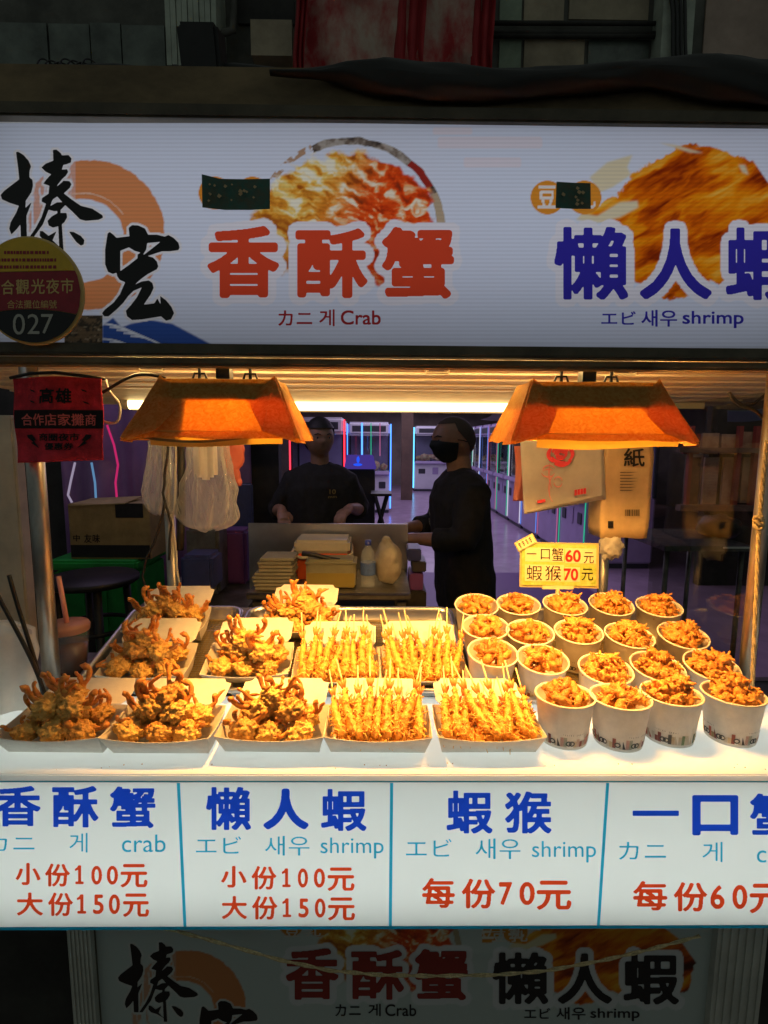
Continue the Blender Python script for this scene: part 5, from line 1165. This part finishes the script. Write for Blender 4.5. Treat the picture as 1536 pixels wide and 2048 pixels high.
for k, (u, v0, v1, m, lab) in enumerate(((828, 1095, 1120, 'blueplas', 'small blue packet on the crate by the masked man'), (838, 1120, 1142, 'machd', 'dark packet under the blue packet by the masked man'), (832, 1144, 1178, 'purple', 'purple packet at the bottom of the pile by the masked man'))):
    a = W(u - 14, v1, y=2.0); c = W(u + 14, v0, y=2.0); b = MB(); b.box((a.x, 1.98, a.z), (c.x, 2.10, c.z - .002)); tag(bevel(b.build('packet', m), .004), lab, 'packet')
b = MB(); a = W(812, 1180, y=2.0); c = W(852, 1180, y=2.0); b.box((a.x, 1.975, .03), (c.x, 2.12, W(830, 1178, y=2.0).z - .001)); tag(bevel(b.build('crate', 'black'), .006), 'black crate stack beside the work bench under the packets', 'crate')
for u0, v0, u1, v1, y, m, nm, lab, cat in ((362, 1112, 424, 1182, 1.9, 'blueplas', 'blue_tub', 'dark blue plastic tub on the side bench below the clear bags', 'tub'), (372, 1056, 436, 1110, 2.05, 'dsteel', 'grey_box', 'dull grey box behind the dark blue tub', 'box'), (440, 1062, 492, 1112, 2.2, 'purple', 'purple_crate', 'purple crate left of the splash plate', 'crate')):
    a = W(u0, v1, y=y); c = W(u1, v0, y=y); b = MB(); zbot = 1.0 if y < 2.1 else .03; zbot = min(zbot, a.z); b.box((a.x, y, a.z if y < 2 else .965), (c.x, y + .13, c.z)); tag(bevel(b.build(nm, m), .012), lab, cat)
sb = thing('side_bench', 'dark low bench left of the stainless work bench', 'bench', (-.68, 2.0, 0)); b = MB(); zs_ = W(392, 1182, y=1.9).z; b.box((-.86, 1.82, .93), (-.46, 2.4, min(zs_, .964) - .001)); bevel(b.build('bench_top', 'dsteel', sb), .004)
for x in (-.83, -.49):
    for y in (1.86, 2.36): b = MB(); b.box((x - .015, y - .015, .03), (x + .015, y + .015, .929)); b.build('leg', 'dsteel', sb)
bc = thing('blue_chair', 'dark blue plastic chair whose rounded back rises right of the coral bag', 'chair', (W(478, 1000, y=2.6).x, 2.6, .0)); x0_, x1_ = W(462, 1000, y=2.6).x, W(497, 1000, y=2.6).x; zt_ = W(480, 966, y=2.6).z
b = MB(); b.box((x0_, 2.6, .75), (x1_ + .02, 2.62, zt_)); bevel(b.build('backrest', 'blueplas', bc), .009, 3); b = MB(); b.box((x0_ - .05, 2.30, .72), (x1_ + .06, 2.62, .748)); bevel(b.build('seat', 'blueplas', bc), .01)
for x in (x0_ - .03, x1_ + .04):
    for y in (2.33, 2.59): b = MB(); b.tube([(x, y, .72), (x, y, .4), (x, y, .03)], .014, 8); b.build('leg', 'black', bc, True)

# ================================================================== arcade behind and the building above
YB0 = 3.4
bld = thing('arcade_building', 'old building with an open arcade hall below and a grimy window facade above', 'building', (.3, YB0, 0))
b = MB(); b.box((-6, YB0, 2.62), (7, YB0 + .12, 6.5)); b.build('facade_wall', 'fac', bld)
b = MB(); b.box((-6, YB0 + .13, 2.62), (7, 19, 2.68)); b.build('hall_ceiling', 'ceil', bld)
b = MB(); b.box((-6, 18.7, .031), (7, 18.8, 2.61)); b.build('back_wall', 'wallb', bld)
b = MB(); b.box((-6.1, YB0 + .13, .031), (-6, 18.69, 2.61)); b.build('side_wall', 'wallb', bld); b = MB(); b.box((7, YB0 + .13, .031), (7.1, 18.69, 2.61)); b.build('side_wall', 'wallb', bld)
b = MB(); b.box((-6, YB0 + .02, .031), (-.62, YB0 + .12, 2.61)); b.build('partition_wall', 'dark', bld)
b = MB(); x_ = W(803, 900, y=14).x; b.box((x_, 14, .031), (W(826, 900, y=14).x, 14.2, 2.61)); b.build('pillar', 'wood', bld)
b = MB()
for k in range(5): b.box((1.0 + k * .12, 3.2, .032 + 0), (1.001, 3.2, .033)) if False else None
YW = YB0 - .004
def fpanel(u0, v0, u1, v1, m, name, d=.02, par=None):
    a = W(u0, v1, y=YB0); c = W(u1, v0, y=YB0); b = MB(); b.box((a.x, YB0 - d, a.z), (c.x, YB0 - .002, c.z)); return b.build(name, m, par or bld)
for u0, v0, u1, v1, m in ((-40, 50, 95, 150, 'pane'), (106, 52, 180, 150, 'pane'), (188, 50, 242, 150, 'pane'), (250, 55, 330, 150, 'pane'), (998, -60, 1045, 44, 'paneg'), (1046, -60, 1130, 46, 'panet'), (1136, -60, 1300, 42, 'panet'), (996, 78, 1042, 160, 'paneg'), (1045, 80, 1168, 160, 'panet'), (1172, 84, 1296, 160, 'pane')):
    w_ = fpanel(u0, v0, u1, v1, m, 'window', .015)
for v in (46, 66, 72): a = W(980, v, y=YB0 - .04); c = W(1310, v + 1, y=YB0 - .04); MB().tube([a, (a + c) / 2, c], .012, 8).build('window_bar', 'dark', bld, True)
fpanel(1400, -80, 1640, 150, 'facp', 'plaster_patch', .012)
b = MB(); a = W(334, 130, y=YB0 - .2); c = W(430, -90, y=YB0 - .2); n = 9; w = (c.x - a.x) / n
for k in range(n): b.box((a.x + k * w, YB0 - .2 - (.006 if k % 2 else 0), a.z), (a.x + (k + 1) * w - .004, YB0 - .003, c.z))
tag(b.build('ribbed_duct', 'facr'), 'pale ribbed duct running up the facade above the left of the sign', 'duct')
b = MB(); a = W(1318, 150, y=YB0 - .12); c = W(1398, -90, y=YB0 - .12); b.box((a.x, YB0 - .12, a.z), (c.x, YB0 - .003, c.z)); b.build('facade_pillar', 'facr', bld)
b = MB()
for k in range(4): b.tube(bez(W(1330 + 12 * k, -40, y=YB0 - .14), W(1360 + 5 * k, 30, y=YB0 - .15), W(1335 + 10 * k, 80, y=YB0 - .15), W(1352 + 8 * k, 150, y=YB0 - .14), 12), .009, 6)
tag(b.build('facade_cables', 'cable', None, True), 'black cables hanging down the pale facade pillar', 'cables')
b = MB(); b.tube([W(u, v, y=YB0 - .1) for u, v in ((466, -60), (467, 20), (466, 60), (440, 68), (432, 70))], .02, 8); tag(b.build('drain_pipe', 'fac', None, True), 'old drain pipe between the ribbed duct and the red banner', 'pipe')
fpanel(512, 72, 590, 140, 'panet', 'wall_box', .12); fpanel(478, -60, 588, 52, 'dark', 'window', .02)
bnn = thing('cloth_banner', 'red and white printed cloth banner hanging on the facade above the crab picture', 'banner', W(790, 140, y=YB0 - .2))
def bfn(u0, u1, dy=0): return lambda s, t: W(u0 + (u1 - u0) * s + 4 * math.sin(t * 5), -90 + t * 240, y=YB0 - .2 - dy + .035 * math.sin(s * 16 + 2 * math.sin(t * 3)) + .02 * noise.noise(Vector((s * 5, t * 5, 0))))
b = MB(); b.grid(bfn(606, 960), 60, 20); solid(b.build('printed_cloth', 'bannr', bnn, True), .003)
for u0, u1 in ((590, 612), (945, 988), (792, 850)): b = MB(); b.grid(bfn(u0, u1, .05), 10, 20); solid(b.build('red_stripe', 'bannred', bnn, True), .003)

# purple vinyl curtain, left; glowing strips imitate neon reflections on it
YV = 3.2
cu = thing('vinyl_curtain', 'purple vinyl curtain hanging behind the clear bags', 'curtain', (W(260, 900, y=YV).x, YV, .03))
b = MB(); b.grid(lambda s, t: Vector((W(120, 900, y=YV).x + s * (W(500, 900, y=YV).x - W(120, 900, y=YV).x), YV + .03 * math.sin(s * 26), .04 + 2.4 * t)), 80, 6); solid(b.build('vinyl_sheet', 'curtain', cu, True), .002)
for m, pts, lab in (('neon_p', [(214, 850), (228, 890), (236, 930), (231, 965), (234, 1000)], 'glowing pink strip imitating a neon reflection on the purple curtain'), ('neon_w', [(150, 925), (142, 960), (136, 990), (144, 1005)], 'glowing pale strip imitating a neon reflection at the left of the purple curtain'), ('neon_c', [(183, 925), (190, 965), (192, 1000)], 'glowing blue strip imitating a neon reflection between the pale and pink ones')):
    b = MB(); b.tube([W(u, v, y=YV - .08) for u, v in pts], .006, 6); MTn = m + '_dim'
    if MTn not in MT: MT[MTn] = lit('dim ' + m, {'neon_p': (1, .04, .25), 'neon_w': (.6, .5, .7), 'neon_c': (.2, .45, .8)}[m], .5)  # made-up glow for the imitated reflections
    tag(b.build('neon_reflection', MTn, None, True), lab, 'neon reflection')

# claw machines
def machine(neon, body='mach'):
    t = thing('claw_machine', 'x', 'claw machine'); w, d = .45, .42
    b = MB(); b.box((-w, -d, .06), (w, d, .86)); bevel(b.build('cabinet', body, t), .02)
    b = MB(); b.box((-w + .03, -d + .03, 0), (w - .03, d - .03, .058)); b.build('plinth', 'machd', t)
    b = MB(); b.box((-w, -d, 1.62), (w, d, 1.9)); bevel(b.build('header', body, t), .05, 3)
    b = MB(); b.box((-w + .1, -d - .004, 1.70), (w - .1, -d - .001, 1.82)); b.build('header_plate', 'machd', t)
    for x in (-w + .02, w - .02):
        for y in (-d + .02, d - .02): b = MB(); b.box((x - .018, y - .018, .861), (x + .018, y + .018, 1.619)); b.build('corner_post', 'machd', t)
    b = MB(); b.box((-w + .04, -d + .018, .862), (w - .04, -d + .022, 1.618)); b.build('glass_pane', 'clearg', t)
    for x in (-w + .02, w - .02): b = MB(); b.box((x - .002, -d + .04, .862), (x + .002, d - .04, 1.618)); b.build('glass_pane', 'clearg', t)
    b = MB(); b.box((-w + .04, d - .03, .862), (w - .04, d - .026, 1.618)); b.build('rear_panel', 'machp', t)
    b = MB()
    for k in range(14): b.blob((random.uniform(-.33, .33), random.uniform(-.28, .25), .93 + .10 * random.random()), (.085, .08, .08), .25, 2, k)
    b.build('soft_toys', 'toy', t, True)['kind'] = 'stuff'
    b = MB(); b.tube([(0, 0, 1.618), (0, 0, 1.45), (0, 0, 1.35)], .012, 8)
    for a in (0, 2.1, 4.2): b.tube([(0, 0, 1.35), (.06 * math.cos(a), .06 * math.sin(a), 1.32), (.035 * math.cos(a), .035 * math.sin(a), 1.25)], .008, 6)
    b.build('claw', 'steel', t, True)
    b = MB(); b.box((-w + .02, -d - .09, .80), (w - .02, -d - .002, .88), rot=(-.25, 0, 0)); bevel(b.build('control_panel', 'machp', t), .01)
    b = MB(); b.tube([(-.1, -d - .05, .87), (-.1, -d - .055, .92), (-.1, -d - .055, .95)], .012, 8); b.blob((-.1, -d - .055, .965), (.02, .02, .02), 0, 2); b.build('joystick', 'machd', t, True)
    for x in (-.28, .28): b = MB(); b.box((x - .07, -d - .012, .52), (x + .07, -d - .001, .66)); bevel(b.build('coin_door', 'machd', t), .008)
    b = MB(); b.box((-.06, -d - .010, .50), (.06, -d - .001, .70)); bevel(b.build('bill_slot', 'machp', t), .006)
    for x in (-w - .004, w + .004): b = MB(); b.tube([(x, -d - .006, .10), (x, -d - .006, .9), (x, -d - .006, 1.86)], .013 if neon in ('neon_b', 'neon_c', 'neon_r') else .008, 8); b.build('neon_tube', neon, t, True)
    return t
mg = 'claw machines in the arcade'
protos = {}
def put_machine(x, y, rz, neon, label, sc=(1, 1, 1), body='mach'):
    k = (neon, body); m = protos.get(k)
    if m is None: m = protos[k] = machine(neon, body)
    else: m = copy_tree(m)
    m.location = (x, y, .031); m.rotation_euler = (0, 0, rz); m.scale = sc; return tag(m, label, 'claw machine', mg)
put_machine(1.72, 16.9, 0, 'neon_c', 'white claw machine facing the aisle end beside the masked man', (1.45, 1, 1.03))
a = W(781, 1010, y=11.5).x; put_machine(a - .46, 11.9, 0, 'neon_b', 'white claw machine with tall blue neon tube left of the aisle')
put_machine(-1.02, 9.6, 0, 'neon_r', 'claw machine with red neon tubes behind the blue lit kiosk')
put_machine(-.6, 13.9, 0, 'neon_b', 'claw machine in the rear left, behind the blue neon one')
names = ['nearest', 'second', 'third', 'fourth', 'fifth', 'sixth', 'seventh', 'eighth', 'ninth', 'farthest']
for k in range(10): put_machine(2.9, 6.9 + k * 1.0, R(-90), ('neon_g', 'neon_p', 'neon_d', 'neon_w')[k % 4], '%s purple claw machine of the row along the right of the aisle' % names[k], body='machp')
for k, (u, y, m) in enumerate(((724, 9.15, 'neon_b'), (742, 9.3, 'neon_g'), (760, 9.5, 'neon_p'))):
    b = MB(); a = W(u, 912, y=y); c = W(u, 846, y=y); b.tube([a, (a + c) / 2, c], .014 if k == 0 else .008, 8); tag(b.build('neon_tube', m, None, True), ['bright blue', 'green', 'pink'][k] + ' upright neon tube in the left of the arcade', 'neon tube')
for k in range(5):
    b = MB(); x = -2.2 + 1.3 * k; b.box((x, 10.2 + k * 1.2, 2.56), (x + 1.1, 10.26 + k * 1.2, 2.60)); tag(b.build('ceiling_tube', 'neon_w'), ['first', 'second', 'third', 'fourth', 'fifth'][k] + ' white strip lamp from the left on the arcade ceiling', 'strip lamp', 'strip lamps on the arcade ceiling')
ki = thing('payment_kiosk', 'dark kiosk with a sloping purple lit top behind the left man', 'kiosk', (W(722, 1000, y=4.6).x, 4.6, .031)); x0_, x1_ = W(688, 960, y=4.6).x, W(752, 960, y=4.6).x; zt_ = W(720, 912, y=4.6).z; zm_ = W(720, 938, y=4.6).z
b = MB(); b.box((x0_ + .01, 4.6, .031), (x1_ - .01, 5.0, zm_ - .002)); bevel(b.build('body', 'machd', ki), .01); b = MB(); b.add([(x0_, 4.59, zm_), (x1_, 4.59, zm_), (x1_ - .03, 4.95, zt_), (x0_, 4.95, zt_), (x0_, 5.0, zm_), (x1_, 5.0, zm_), (x1_ - .03, 4.99, zt_), (x0_, 4.99, zt_)], [(0, 1, 2, 3), (3, 2, 6, 7), (4, 7, 6, 5), (0, 3, 7, 4), (1, 5, 6, 2), (0, 4, 5, 1)]); b.build('lit_top', 'screen', ki)
b = MB(); c = Vector(((x0_ + x1_) / 2 - .02, 4.58, (zm_ + zt_) / 2)); b.blob(c + Vector((0, .12, .02)), (.014, .01, .03), .1, 2); b.blob(c + Vector((0, .06, -.02)), (.04, .01, .012), .1, 2); b.build('lit_mark', 'screenb', ki, True)
fs_ = thing('folding_stool', 'black folding stool with crossed legs right of the kiosk', 'stool', (W(762, 1040, y=4.2).x, 4.2, .031)); cx_ = fs_.location.x
for s in (-1, 1): b = MB(); b.tube([(cx_ - s * .07, 4.2 + s * .01, .68), (cx_, 4.2 + s * .01, .95), (cx_ + s * .05, 4.2 + s * .01, 1.13)], .012, 8); b.build('crossed_leg', 'black', fs_, True); b = MB(); b.tube([(cx_ - s * .07, 4.45 + s * .01, .68), (cx_, 4.45 + s * .01, .95), (cx_ + s * .05, 4.45 + s * .01, 1.13)], .012, 8); b.build('crossed_leg', 'black', fs_, True)
b = MB(); b.box((cx_ - .08, 4.19, 1.13), (cx_ + .08, 4.47, 1.15)); b.build('seat', 'black', fs_); b = MB(); b.box((cx_ - .09, 4.18, .66), (cx_ + .09, 4.48, .68)); b.box((cx_ - .08, 4.2, .032), (cx_ + .08, 4.46, .66)); b.build('base_box', 'machd', fs_)
setting(MB().box((.1, 4.6, .032), (2.2, 6.2, .04)).build('floor_mat', 'purple'))
area('arcade_light', (.8, 11.5, 2.55), (0, 0, 0), 3, 11, 150, (.80, .70, 1)); area('curtain_fill_light', (-1.2, 2.75, 2.5), (R(12), 0, 0), 1.2, .1, 3.4, (.80, .60, 1)); area('arcade_light', (1.2, 5.2, 2.55), (0, 0, 0), 2, 2.4, 13, (.76, .58, 1))  # the curtain lamp is an added unseen fill that brightens the left corner

# right: shop front beyond the side panel
YSH = 5.6
sh = thing('shop_stand', 'dimly lit shop stand of pinkish boards seen through the right side panel', 'shop stand', (4.2, YSH, 0))
b = MB(); b.box((3.45, YSH + .1, .005), (9, YSH + .2, 2.55)); b.build('rear_board', 'dark', sh)
rnd = random.Random(5)
def sbox(u0, v0, u1, v1, m, nm, d0, d1): a = W(u0, v1, y=YSH + d0); c = W(u1, v0, y=YSH + d0); b = MB(); b.box((a.x, YSH + d0, a.z), (c.x, YSH + d1, c.z)); return b.build(nm, m, sh)
u = 1366
while u < 1640:
    w = rnd.uniform(26, 44); sbox(u, 866 + rnd.uniform(-3, 3), u + w - 1.5, 908, rnd.choice(('shoptan', 'shoptan', 'shopred')), 'board', .04, .07); sbox(u, 915, u + w - 1.5, 1010 + rnd.uniform(-4, 4), rnd.choice(('shoptan', 'shopdk', 'shopdk')), 'board', .05, .08); u += w
for u in (1378, 1474, 1508): sbox(u, 852, u + 6, 1012, 'shopred', 'upright', -.02, .03)
sbox(1360, 897, 1660, 905, 'shopdk', 'shelf', -.06, .03); sbox(1360, 1012, 1660, 1022, 'shopdk', 'shelf', -.06, .03)
area('assumed_shop_light', (W(1470, 800, y=YSH - .5).x, YSH - .6, 2.3), (R(35), 0, 0), 2.0, .2, 3, (1, .72, .58)).parent = None  # assumed unseen lamp, added to light the shop boards
b = MB(); b.grid(lambda s, t: W(1455 + s * 120, 842 - 10 * s + t * -22 + 4 * math.sin(s * 4), y=4.2 - t * .2), 14, 3); MT['bluetarp'] = mat('pale blue tarp', (.40, .48, .50), .5, trl=.3); solid(b.build('awning_strip', 'bluetarp'), .004); tag(bpy.data.objects['awning_strip'], 'pale blue awning strip above the shop stand at the right', 'awning')
ft = thing('folding_table', 'dark folding table with a pale edge seen low through the right side panel', 'table', (W(1400, 1110, y=3.0).x, 3.1, 0)); a = W(1330, 1092, y=2.9); c = W(1512, 1092, y=2.9)
b = MB(); b.box((a.x, 2.9, a.z - .03), (c.x, 3.5, a.z)); bevel(b.build('table_top', 'dsteel', ft), .004); b = MB(); b.box((c.x - .18, 2.896, a.z - .012), (c.x - .005, 2.899, a.z - .002)); b.build('edge_trim', 'white', ft)
for x in (a.x + .04, c.x - .04):
    for y in (2.95, 3.45): b = MB(); b.tube([(x, y, a.z - .03), (x, y, .4), (x, y, 0)], .014, 8); b.build('leg', 'dsteel', ft, True)
b = MB(); p = W(1420, 1085, y=3.2); b.blob((p.x + .05, 3.2, a.z + .06), (.12, .1, .075), .2, 3, 2); tag(b.build('dark_sack', 'black', None, True), 'dark lumpy sack lying on the folding table at the right', 'sack')

# ================================================================== people
from mathutils.bvhtree import BVHTree
def person(loc, rot, label, arms, mask, hair_full, head_turn):
    t = thing('person', label, 'person', loc, (0, 0, rot)); b = MB()
    hc = Vector((0, -.015, 1.565)); HT = Matrix.Rotation(head_turn, 3, 'Z')
    def headpt(a, p, off=0.):
        # a: longitude (0 = face front, -Y), p: latitude
        cx, cy, cz = math.sin(a) * math.cos(p), -math.cos(a) * math.cos(p), math.sin(p)
        jaw = 1.10 - .22 * max(0, -cz) ** 1.2 * (1 if cy < .2 else .6)
        x = cx * .076 * jaw; y = cy * (.096 if cy < 0 else .102) * (1 - .10 * max(0, -cz)); z = cz * (.118 if cz > 0 else .116)
        if cy < 0:
            f = max(0, -cy); y -= .012 * math.exp(-((cz + .15) / .14) ** 2) * math.exp(-(cx / .16) ** 2) * f          # nose
            y -= .004 * math.exp(-((cz + .52) / .1) ** 2) * math.exp(-(cx / .3) ** 2); y -= .004 * math.exp(-((cz - .16) / .08) ** 2) * math.exp(-(cx / .5) ** 2)  # lips, brow
            y += .007 * math.exp(-((cz - .04) / .09) ** 2) * math.exp(-((abs(cx) - .38) / .16) ** 2); y -= .006 * math.exp(-((cz + .85) / .14) ** 2) * math.exp(-(cx / .3) ** 2)
        v = Vector((x, y, z)); v += v.normalized() * off; return hc + HT @ v
    b.grid(lambda s, q: headpt(2 * math.pi * s, -math.pi / 2 + math.pi * q), 56, 40)
    for s in (-1, 1): e = hc + HT @ Vector((s * .077, .012, -.012)); b.blob(e, (.010, .018, .031), .1, 3, 2, rot=(0, 0, head_turn + s * .35))
    b.tube([(0, .015, 1.34), (0, .008, 1.42), (0, .0, 1.50)], [.062, .056, .054], 18)
    b.tube([(0, .01, .86), (0, .005, 1.0), (0, .0, 1.15), (0, .0, 1.28), (0, .01, 1.34), (0, .012, 1.38)], [.145, .135, .130, .138, .10, .05], 24, sq=(1.15, .72) if False else (.75, 1.2))
    for s, (el, wr, hd, curl) in arms.items():
        sh_ = Vector((s * .165, .01, 1.315)); el, wr, hd = map(Vector, (el, wr, hd)); b.tube([(s * .08, .01, 1.35), sh_, sh_.lerp(el, .5), el, el.lerp(wr, .4), wr, wr.lerp(hd, .4)], [.06, .058, .046, .038, .040, .027, .028], 14)
        f = (hd - wr).normalized(); side = f.cross(Vector((0, 0, 1))); side = side.normalized() if side.length > .2 else Vector((1, 0, 0)); up = side.cross(f).normalized(); side = side * -s
        pc_ = wr + f * .055
        b.tube([wr, wr + f * .03, wr + f * .06, wr + f * .09], [.026, .034, .038, .033], 12, sq=(1, .55) if abs(f.z) < .8 else (.55, 1))
        for k, (o_, L_) in enumerate(((-.030, .060), (-.010, .072), (.010, .068), (.029, .052))):
            p0 = wr + f * .085 + side * o_; p1 = p0 + f * L_ * .45 - up * curl * .012; p2 = p1 + f * L_ * .25 - up * curl * .024; p3 = p2 + f * L_ * .06 - up * curl * .026; b.tube([p0, p1, p2, p3], [.0098, .0094, .0088, .0075], 9)
        p0 = wr + f * .03 - side * .03; b.tube([p0, p0 - side * .018 + f * .026 - up * .008, p0 - side * .014 + f * .055 - up * .018], [.013, .0112, .009], 9)
    for s in (-1, 1): b.tube([(s * .09, .01, .90), (s * .10, .0, .5), (s * .10, .02, .09)], [.085, .058, .042], 14)
    for s in (-1, 1): b.tube([(s * .10, .05, .04), (s * .10, -.06, .035), (s * .11, -.14, .025)], [.04, .042, .03], 12)
    body = remesh(b.build('body', 'skin', t, True, False), .0055, 3)
    b = MB()                                                         # loose black top
    b.tube([(0, .01, .70), (0, .01, .82), (0, .005, 1.0), (0, .0, 1.15), (0, .0, 1.27), (0, .008, 1.345), (0, .012, 1.415)], [.178, .178, .172, .174, .176, .150, .082], 28, sq=(.72, 1.18))
    for s, (el, wr, hd, curl) in arms.items():
        sh_ = Vector((s * .155, .01, 1.305)); el, wr = Vector(el), Vector(wr); k = arms['sleeve']
        b.tube([(s * .02, .012, 1.375), (s * .09, .012, 1.345), sh_, sh_.lerp(el, .5), el, el.lerp(wr, k * .5), el.lerp(wr, k)], [.062, .072, .080, .068, .064, .060, .055], 16)
    for k in range(0): pass
    shirt = remesh(b.build('shirt', 'cloth', t, True, False), .009, 4)
    for v in shirt.data.vertices: v.co += noise.noise_vector(v.co * 9) * .008 + noise.noise_vector(Vector((v.co.x * 26, v.co.y * 26, v.co.z * 12))) * .006
    b = MB()
    for s in (-1, 1): b.tube([(s * .085, .01, .92), (s * .10, .0, .5), (s * .10, .02, .10)], [.105, .082, .066], 16)
    remesh(b.build('trousers', 'cloth', t, True, False), .012, 3)
    for s in (-1, 1): b = MB(); b.tube([(s * .10, .07, .045), (s * .10, -.05, .045), (s * .11, -.15, .032)], [.05, .052, .038], 14); b.build('shoe', 'shoe', t, True, False)
    if mask:
        b = MB(); b.grid(lambda s, q: headpt(R(-82) + R(164) * s, R(-62) + (R(62) + R(-1 + 5 * math.cos((s - .5) * 5))) * q, .006 + .006 * math.cos((s - .5) * 3) * math.sin(q * 3)), 30, 20); solid(b.build('face_mask', 'maskm', t, True, False), .002)
        for s in (-1, 1): b = MB(); b.tube([headpt(s * R(80), R(2), .006), headpt(s * R(92), R(0), .010), headpt(s * R(104), R(-4), .006)], .0025, 6); b.build('mask_strap', 'maskm', t, True, False)
    for s in (-1, 1): b = MB(); b.blob(headpt(s * R(24), R(3), -.006), (.013, .010, .008), 0, 3); b.build('eye', 'eyew', t, True, False); b = MB(); b.tube([headpt(s * R(12), R(11), .002), headpt(s * R(24), R(14), .003), headpt(s * R(38), R(11), .002)], [.002, .0035, .002], 8); b.build('eyebrow', 'hair', t, True, False); b = MB(); b.blob(headpt(s * R(24), R(3), .0028), (.0055, .003, .0055), 0, 2); b.build('pupil', 'hair', t, True, False)
    lo = (lambda s: (R(28) if hair_full else R(46)) if abs(s - .5) < .22 else R(28) - R(58) * min(1, (abs(s - .5) - .22) / .14))
    b = MB(); b.grid(lambda s, q: headpt(2 * math.pi * (s - .5), lo(1 - s if False else s) + (R(90) - lo(s)) * q, (.012 if hair_full else .0022) + (.003 if hair_full else .0006) * noise.noise(Vector((s * 30, q * 20, 0)))), 60, 16); b.build('hair', 'hair' if hair_full else 'stubble', t, True, False)
    return t, shirt
def shirt_text(t, shirt, name, m, items, direction, origin, side):
    """letters laid onto the shirt: items are (text, x0, z1, x1, z0) in the plane through origin facing direction"""
    bv = BVHTree.FromPolygons([v.co for v in shirt.data.vertices], [p.vertices for p in shirt.data.polygons]); d = Vector(direction).normalized(); sd = Vector(side).normalized(); o = Vector(origin)
    def fn(x, z):
        p = o + sd * x + Vector((0, 0, z)) - d * .6; h = bv.ray_cast(p, d)[0]; return (h if h else p + d * .5) - d * .003
    b = MB()
    for it in items: put(b, it[0], it[1:5], fn, .015, 48)
    b.build(name, m, t, False, False); return fn
def person_safe(loc, rot, label, a1, a2, sleeve, mask, hf, ht):
    class A(dict):
        def items(s): return [(k, v) for k, v in dict.items(s) if k != 'sleeve']
    return person(loc, rot, label, A({1: a1, -1: a2, 'sleeve': sleeve}), mask, hf, ht)
m2, s2 = person_safe((.50, 2.80, 0), R(-78), 'person in black top and black face mask standing behind the bench, turned left', ((.25, -.07, 1.10), (.11, -.25, 1.11), (.07, -.34, 1.10), .9), ((-.26, -.03, 1.10), (-.17, -.23, 1.11), (-.12, -.33, 1.10), .9), .58, True, False, R(6))
m2.rotation_euler = (Euler((R(5), 0, 0)).to_matrix().to_4x4() @ Matrix.Identity(4)).to_euler(); m2.rotation_euler = (R(4), 0, R(-78)); m2.scale = (1.06, 1.14, 1)
fn = shirt_text(m2, s2, 'shirt_lettering', 'shirtink', [('ICS', -.115, 1.225, -.035, 1.185), ('DECK', -.125, 1.165, -.04, 1.13)], (0, 1, 0), (0, 0, 0), (1, 0, 0))
b = MB(); n = 24; vs = [fn(-.075 + r * math.cos(q), 1.03 + r * math.sin(q)) for r in (.036, .028) for q in [2 * math.pi * j / n for j in range(n)]]; b.add(vs, [(j, (j + 1) % n, n + (j + 1) % n, n + j) for j in range(n)]); b.build('shirt_emblem', 'shirtink', m2, False, False)
m1, s1 = person_safe((W(640, 950, y=3.28).x, 3.28, 0), R(6), 'person in black top with small gold chest print, head behind the left lamp', ((.25, .05, 1.13), (.17, -.17, 1.17), (.12, -.24, 1.14), .7), ((-.26, .04, 1.13), (-.22, -.14, 1.16), (-.20, -.22, 1.10), .6), .30, False, True, R(15))
shirt_text(m1, s1, 'shirt_lettering', 'shirtgold', [('10', .052, 1.275, .092, 1.245), ('mm', .045, 1.235, .098, 1.222)], (0, 1, 0), (0, 0, 0), (1, 0, 0))
